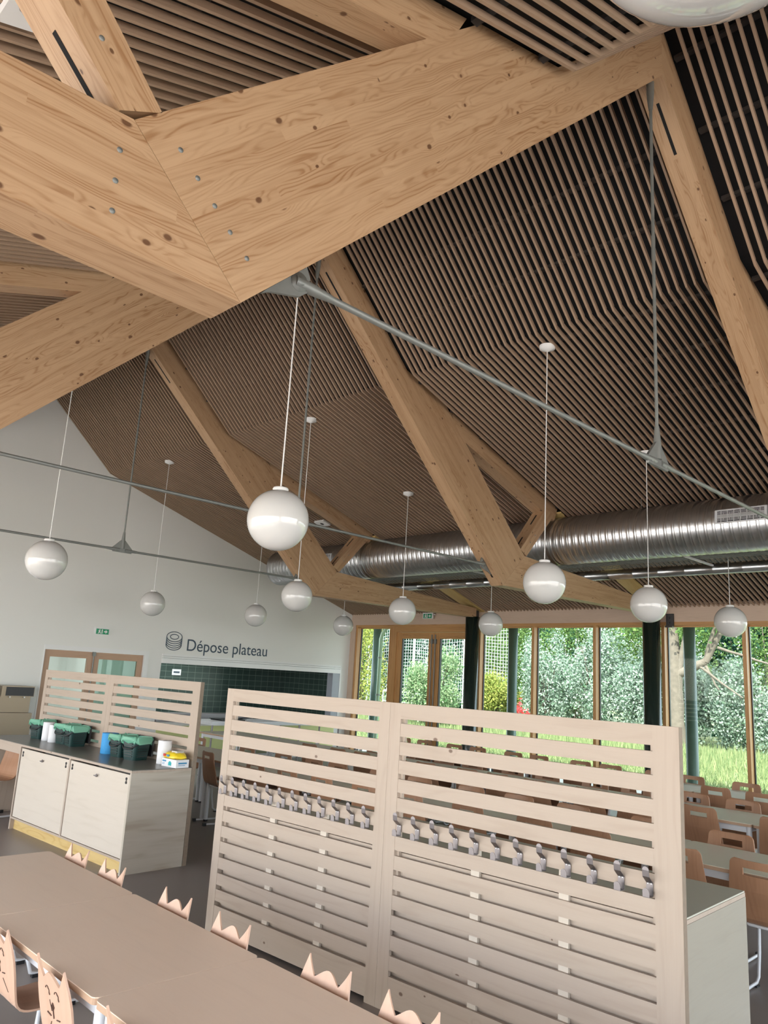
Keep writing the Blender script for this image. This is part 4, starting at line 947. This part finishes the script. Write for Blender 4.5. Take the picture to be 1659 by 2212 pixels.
LM = {'white': leafmat('silver white leaves', (0.46, 0.53, 0.47), (0.09, 0.17, 0.10), .3), 'green': leafmat('mid green leaves', (0.19, 0.28, 0.09), (0.05, 0.11, 0.04), .4), 'dark': leafmat('dark green leaves', (0.05, 0.12, 0.07), (0.015, 0.05, 0.035), .3),
      'yellow': leafmat('yellow green leaves', (0.42, 0.42, 0.12), (0.17, 0.24, 0.06), .4), 'plume': leafmat('pale green leaves', (0.36, 0.44, 0.26), (0.10, 0.20, 0.09), .4), 'red': leafmat('red flowers', (0.75, 0.10, 0.10), (0.5, 0.05, 0.06), .3), 'grass': leafmat('grass blades', (0.33, 0.36, 0.18), (0.12, 0.18, 0.08), .35)}
def bush(name, label, x, y, rx, ry, h, n, mat, size, cat='bush', z0=None, trunk=None, group=None, clumps=26, cr=.33, lim=None):
    t = thing(name, label, cat, (x, y, gz(y) if z0 is None else z0), 0, group)
    t['_local'] = 1
    zc = h / 2 if trunk is None else (h + trunk) / 2; rz_ = h / 2 if trunk is None else (h - trunk) / 2
    C_ = crown(n, rx, ry, rz_, zc, clumps, cr); lx, ly = lim if lim else (rx * 1.05, ry * 1.05); e_ = size * 1.1
    C_[:, 0] = np.where(np.abs(C_[:, 0]) > lx - e_, C_[:, 0] * .5, C_[:, 0]); C_ = C_[(np.abs(C_[:, 0]) < lx - e_) & (np.abs(C_[:, 1]) < ly - e_)]; C_[:, 2] = np.maximum(C_[:, 2], 0.02)
    quads('foliage', C_, size, LM[mat], parent=t)
    mb = MB()
    for i in range(5):
        a = random.uniform(0, 6.28); e = random.uniform(.3, .8)
        mb.tube([(0.05 * math.cos(a), .05 * math.sin(a), -.05), (e * rx * .4 * math.cos(a), e * ry * .4 * math.sin(a), h * .4), (e * rx * math.cos(a), e * ry * math.sin(a), h * .8)], .03, 6, radii=[.04, .03, .01])
    part(mb, 'stem', M_['bark'], t)
    return t
# tall backdrop trees, each its own
TR = [(-36, 21, 10, 4, 'dark'), (-30, 22, 11, 4, 'dark'), (-24, 22, 11, 4, 'dark'), (-19, 21, 10, 3.6, 'dark'), (-14, 21, 10, 3.6, 'dark'), (-9.5, 20, 9.5, 3.4, 'green'), (-5.5, 20, 9, 3.2, 'dark'), (-1.8, 20, 9.5, 3.2, 'green'), (2.0, 20, 9, 3.2, 'dark'), (5.5, 19, 9, 3.2, 'green'), (9.5, 19, 9, 3.4, 'green')]
for i, (x, y, h, r_, m_) in enumerate(TR):
    wl = min(abs(TR[i][0] - TR[j][0]) / 2 for j in (i - 1, i + 1) if 0 <= j < len(TR)) - .02
    bush('tree', 'tall %s tree behind the garden shrubs, %s from the left through the windows' % ({'dark': 'dark green', 'green': 'leafy green'}[m_], ORD[i]), x, y, max(r_, wl + .5), 1.6, h, 11000, m_, .17, lim=(wl, 1.9), cat='tree', trunk=.6, group='trees at the back of the garden', clumps=60, cr=.24)
bl = [('silver-leaved shrub at the left of the first wide window right of the door', -2.8, 13, 1.05, 1.15, 3.6, 'white'), ('tall silver-leaved shrub filling the second wide window', -0.6, 13.0, 1.1, 1.15, 4.0, 'white'), ('silver-leaved shrub left of the column with the bracket', 1.25, 12.9, .72, 1.1, 3.1, 'white'),
      ('silver-leaved shrub right of the bare trunk', 4.55, 13.1, 1.05, 1.1, 2.8, 'white'), ('silver-leaved shrub directly behind the bare trunk', 2.75, 13.2, .72, 1.0, 2.8, 'white'), ('silver-leaved shrub at the right picture edge', 6.8, 13.0, 1.15, 1.1, 2.9, 'white'),
      ('leafy green shrub with hanging branches left of the column', 0.6, 15.8, 1.9, 1.3, 5.6, 'green'), ('leafy green shrub high behind the bare trunk', 4.45, 15.9, 1.9, 1.3, 6.0, 'green'), ('leafy green shrub behind the second wide window', -3.3, 15.8, 1.9, 1.3, 5.4, 'green'), ('leafy green shrub beyond the outdoor post right of the door', -7.1, 15.8, 1.85, 1.3, 4.6, 'green'), ('leafy green shrub at the far right edge', 8.3, 15.8, 1.85, 1.3, 5.2, 'green'),
      ('pale feathery bush seen through the right door leaf', -5.5, 9.5, 1.25, .9, 3.0, 'plume'), ('low yellow shrub behind the outdoor post right of the door', -5.0, 12.4, 1.05, .9, 1.9, 'yellow'), ('yellow green hedge seen through the narrow window by the gable', -10.6, 10.3, 1.3, 1.0, 5.2, 'yellow'), ('leafy dark shrub low behind the net in the left door leaf', -9.6, 13.8, 1.8, .6, 1.7, 'dark')]
for lb, x, y, rx, ry, h, m_ in bl: bush('garden_shrub', lb, x, y, rx, ry, h, 13000, m_, .06 if m_ != 'dark' else .11, 'bush', group='garden shrubs', clumps=42, cr=.22)
bush('flower_shrub', 'small red flowering shrub low in the second wide window', -2.9, 11.3, .45, .35, .95, 700, 'red', .07, 'flowers')
# bare-trunked tree
t = thing('bare_trunk_tree', 'pale flaky-barked tree with forked bare branches beyond the column', 'tree', (3.1, 11.45, gz(11.45)))
mb = MB()
def limb(p, q, r0, r1, k=5):
    p, q = Vector(p), Vector(q); pts = [p.lerp(q, i / k) + Vector((random.uniform(-.04, .04), random.uniform(-.04, .04), 0)) * (0 < i < k) for i in range(k + 1)]
    mb.tube(pts, r0, 8, radii=[r0 + (r1 - r0) * i / k for i in range(k + 1)])
limb((0, 0, -.1), (-.05, 0, 2.3), .27, .24); limb((-.05, 0, 2.2), (-.25, 0, 6.0), .22, .10); limb((.0, 0, 2.3), (.9, .1, 2.75), .15, .12); limb((.9, .1, 2.75), (2.3, .3, 5.6), .12, .04)
limb((.9, .1, 2.7), (1.5, 0, 4.8), .09, .03); limb((.1, 0, 2.5), (.6, .1, 5.5), .10, .04); limb((.6, 0, 2.7), (2.0, .1, 1.7), .05, .02); limb((1.3, .1, 3.2), (3.2, .2, 2.6), .05, .02); limb((1.7, .1, 4.2), (3.4, .1, 4.6), .04, .02); limb((-.05, 0, 3.2), (-1.2, .1, 4.9), .06, .02); limb((.8, .1, 2.75), (1.3, .1, 1.9), .06, .02)
part(mb, 'trunk', M_['bark'], t)
quads('foliage', crown(2500, 2.6, .7, 1.6, 4.8, 22, .2), .10, LM['green'], parent=t)
# meadow grass
n = 42000
X = rng.uniform(-14, 9, n); Y = rng.uniform(2.4, 11.2, n) ; H_ = rng.uniform(.10, .28, n) * (0.4 + np.clip((Y - 3) / 7, 0, 1.3))
Z = np.interp(Y, ys, zs); ang = rng.uniform(0, 2 * PI, n); lean = rng.normal(size=(n, 2)) * .06
W_ = .012 + .012 * rng.uniform(size=n)
a = np.stack([X - W_ * np.cos(ang), Y - W_ * np.sin(ang), Z - .02], 1); b = np.stack([X + W_ * np.cos(ang), Y + W_ * np.sin(ang), Z - .02], 1); c = np.stack([X + lean[:, 0], Y + lean[:, 1], Z + H_], 1)
V = np.stack([a, b, c], 1).reshape(-1, 3).astype(np.float32)
me = bpy.data.meshes.new('meadow_grass'); me.vertices.add(3 * n); me.vertices.foreach_set('co', V.ravel()); me.loops.add(3 * n); me.loops.foreach_set('vertex_index', np.arange(3 * n, dtype=np.int32)); me.polygons.add(n)
me.polygons.foreach_set('loop_start', np.arange(0, 3 * n, 3, dtype=np.int32)); me.polygons.foreach_set('loop_total', np.full(n, 3, dtype=np.int32)); me.update(calc_edges=True); me.materials.append(LM['grass'])
o = bpy.data.objects.new('meadow_grass', me); COL.objects.link(o); tag(o, 'bright green meadow grass outside the windows', 'grass', kind='stuff')
# porch posts
for x, lb in ((-0.6, 'grey green porch post outside the narrow window by the gable'), (3.85, 'grey green porch post outside, right of the glazed door'), (7.94, 'grey green porch post outside, in front of the bare trunk')):
    t = thing('porch_post', lb, 'post', (x, 1.5, -0.02), 0, 'porch posts outside the windows')
    part(MB().lathe([(0.11, 0), (.11, 3.3), (0, 3.3)], 28), 'shaft', M_['outsteel'], t); part(MB().lathe([(0.16, 0), (.16, .015), (0, .015)], 24), 'base_plate', M_['galv'], t)
t = thing('downpipe', 'pale green bent downpipe beside the porch post near the gable', 'downpipe', (-.3, 1.35, -.02))
part(MB().tube([(0, 0, 0), (0, 0, 2.9), (.05, 0, 3.05), (.2, 0, 3.2), (.55, 0, 3.26)], .05, 16), 'pipe', plain('pale green pipe', (0.30, 0.42, 0.30), .35), t)
part(MB().tube([(0, 0, 1.45), (0, 0, 1.49)], .06, 16).tube([(0, 0, 2.4), (0, 0, 2.44)], .06, 16), 'pipe_clip', M_['galv'], t)
# ball net
t = thing('ball_net', 'tall white ball stop net on posts seen through the glazed door', 'net', (-7.5, 12.4, .2))
mb = MB(); x0, x1, z0, z1 = -5.0, 3.3, .9, 5.2; g_ = .135
z = z0
def netz(x): return 0.0
while z < z1:
    mb.tube([(x0 + (x1 - x0) * i / 16, .05 * math.sin(i * 1.3), z + .05 * math.sin(i * .9 + z)) for i in range(17)], .008, 3, cap=False); z += g_
x = x0
while x < x1:
    mb.tube([(x, .05 * math.sin((x - x0) / (x1 - x0) * 16 * 1.3), z0), (x, .05 * math.sin((x - x0) / (x1 - x0) * 16 * 1.3), z1)], .008, 3, cap=False); x += g_
part(mb, 'netting', M_['netline'], t)
for x in (-4.9, -2.0, 0.9, 3.3): part(MB().tube([(x, .08, -.3), (x, .08, 5.3)], .04, 10), 'net_post', M_['white'], t)
t = thing('goal_frame', 'white tubular goal frame standing before the net outside the door', 'goal', (-7.3, 9.6, 0.12))
part(MB().tube([(-1.1, 0, 0), (-1.1, 0, 1.25), (1.0, 0, 1.25), (1.0, 0, 0)], .03, 8).tube([(-1.1, 0, .85), (1.0, 0, .85)], .015, 6), 'goal_post', M_['white'], t)
for o in bpy.data.objects:
    if '_local' in o: del o['_local']
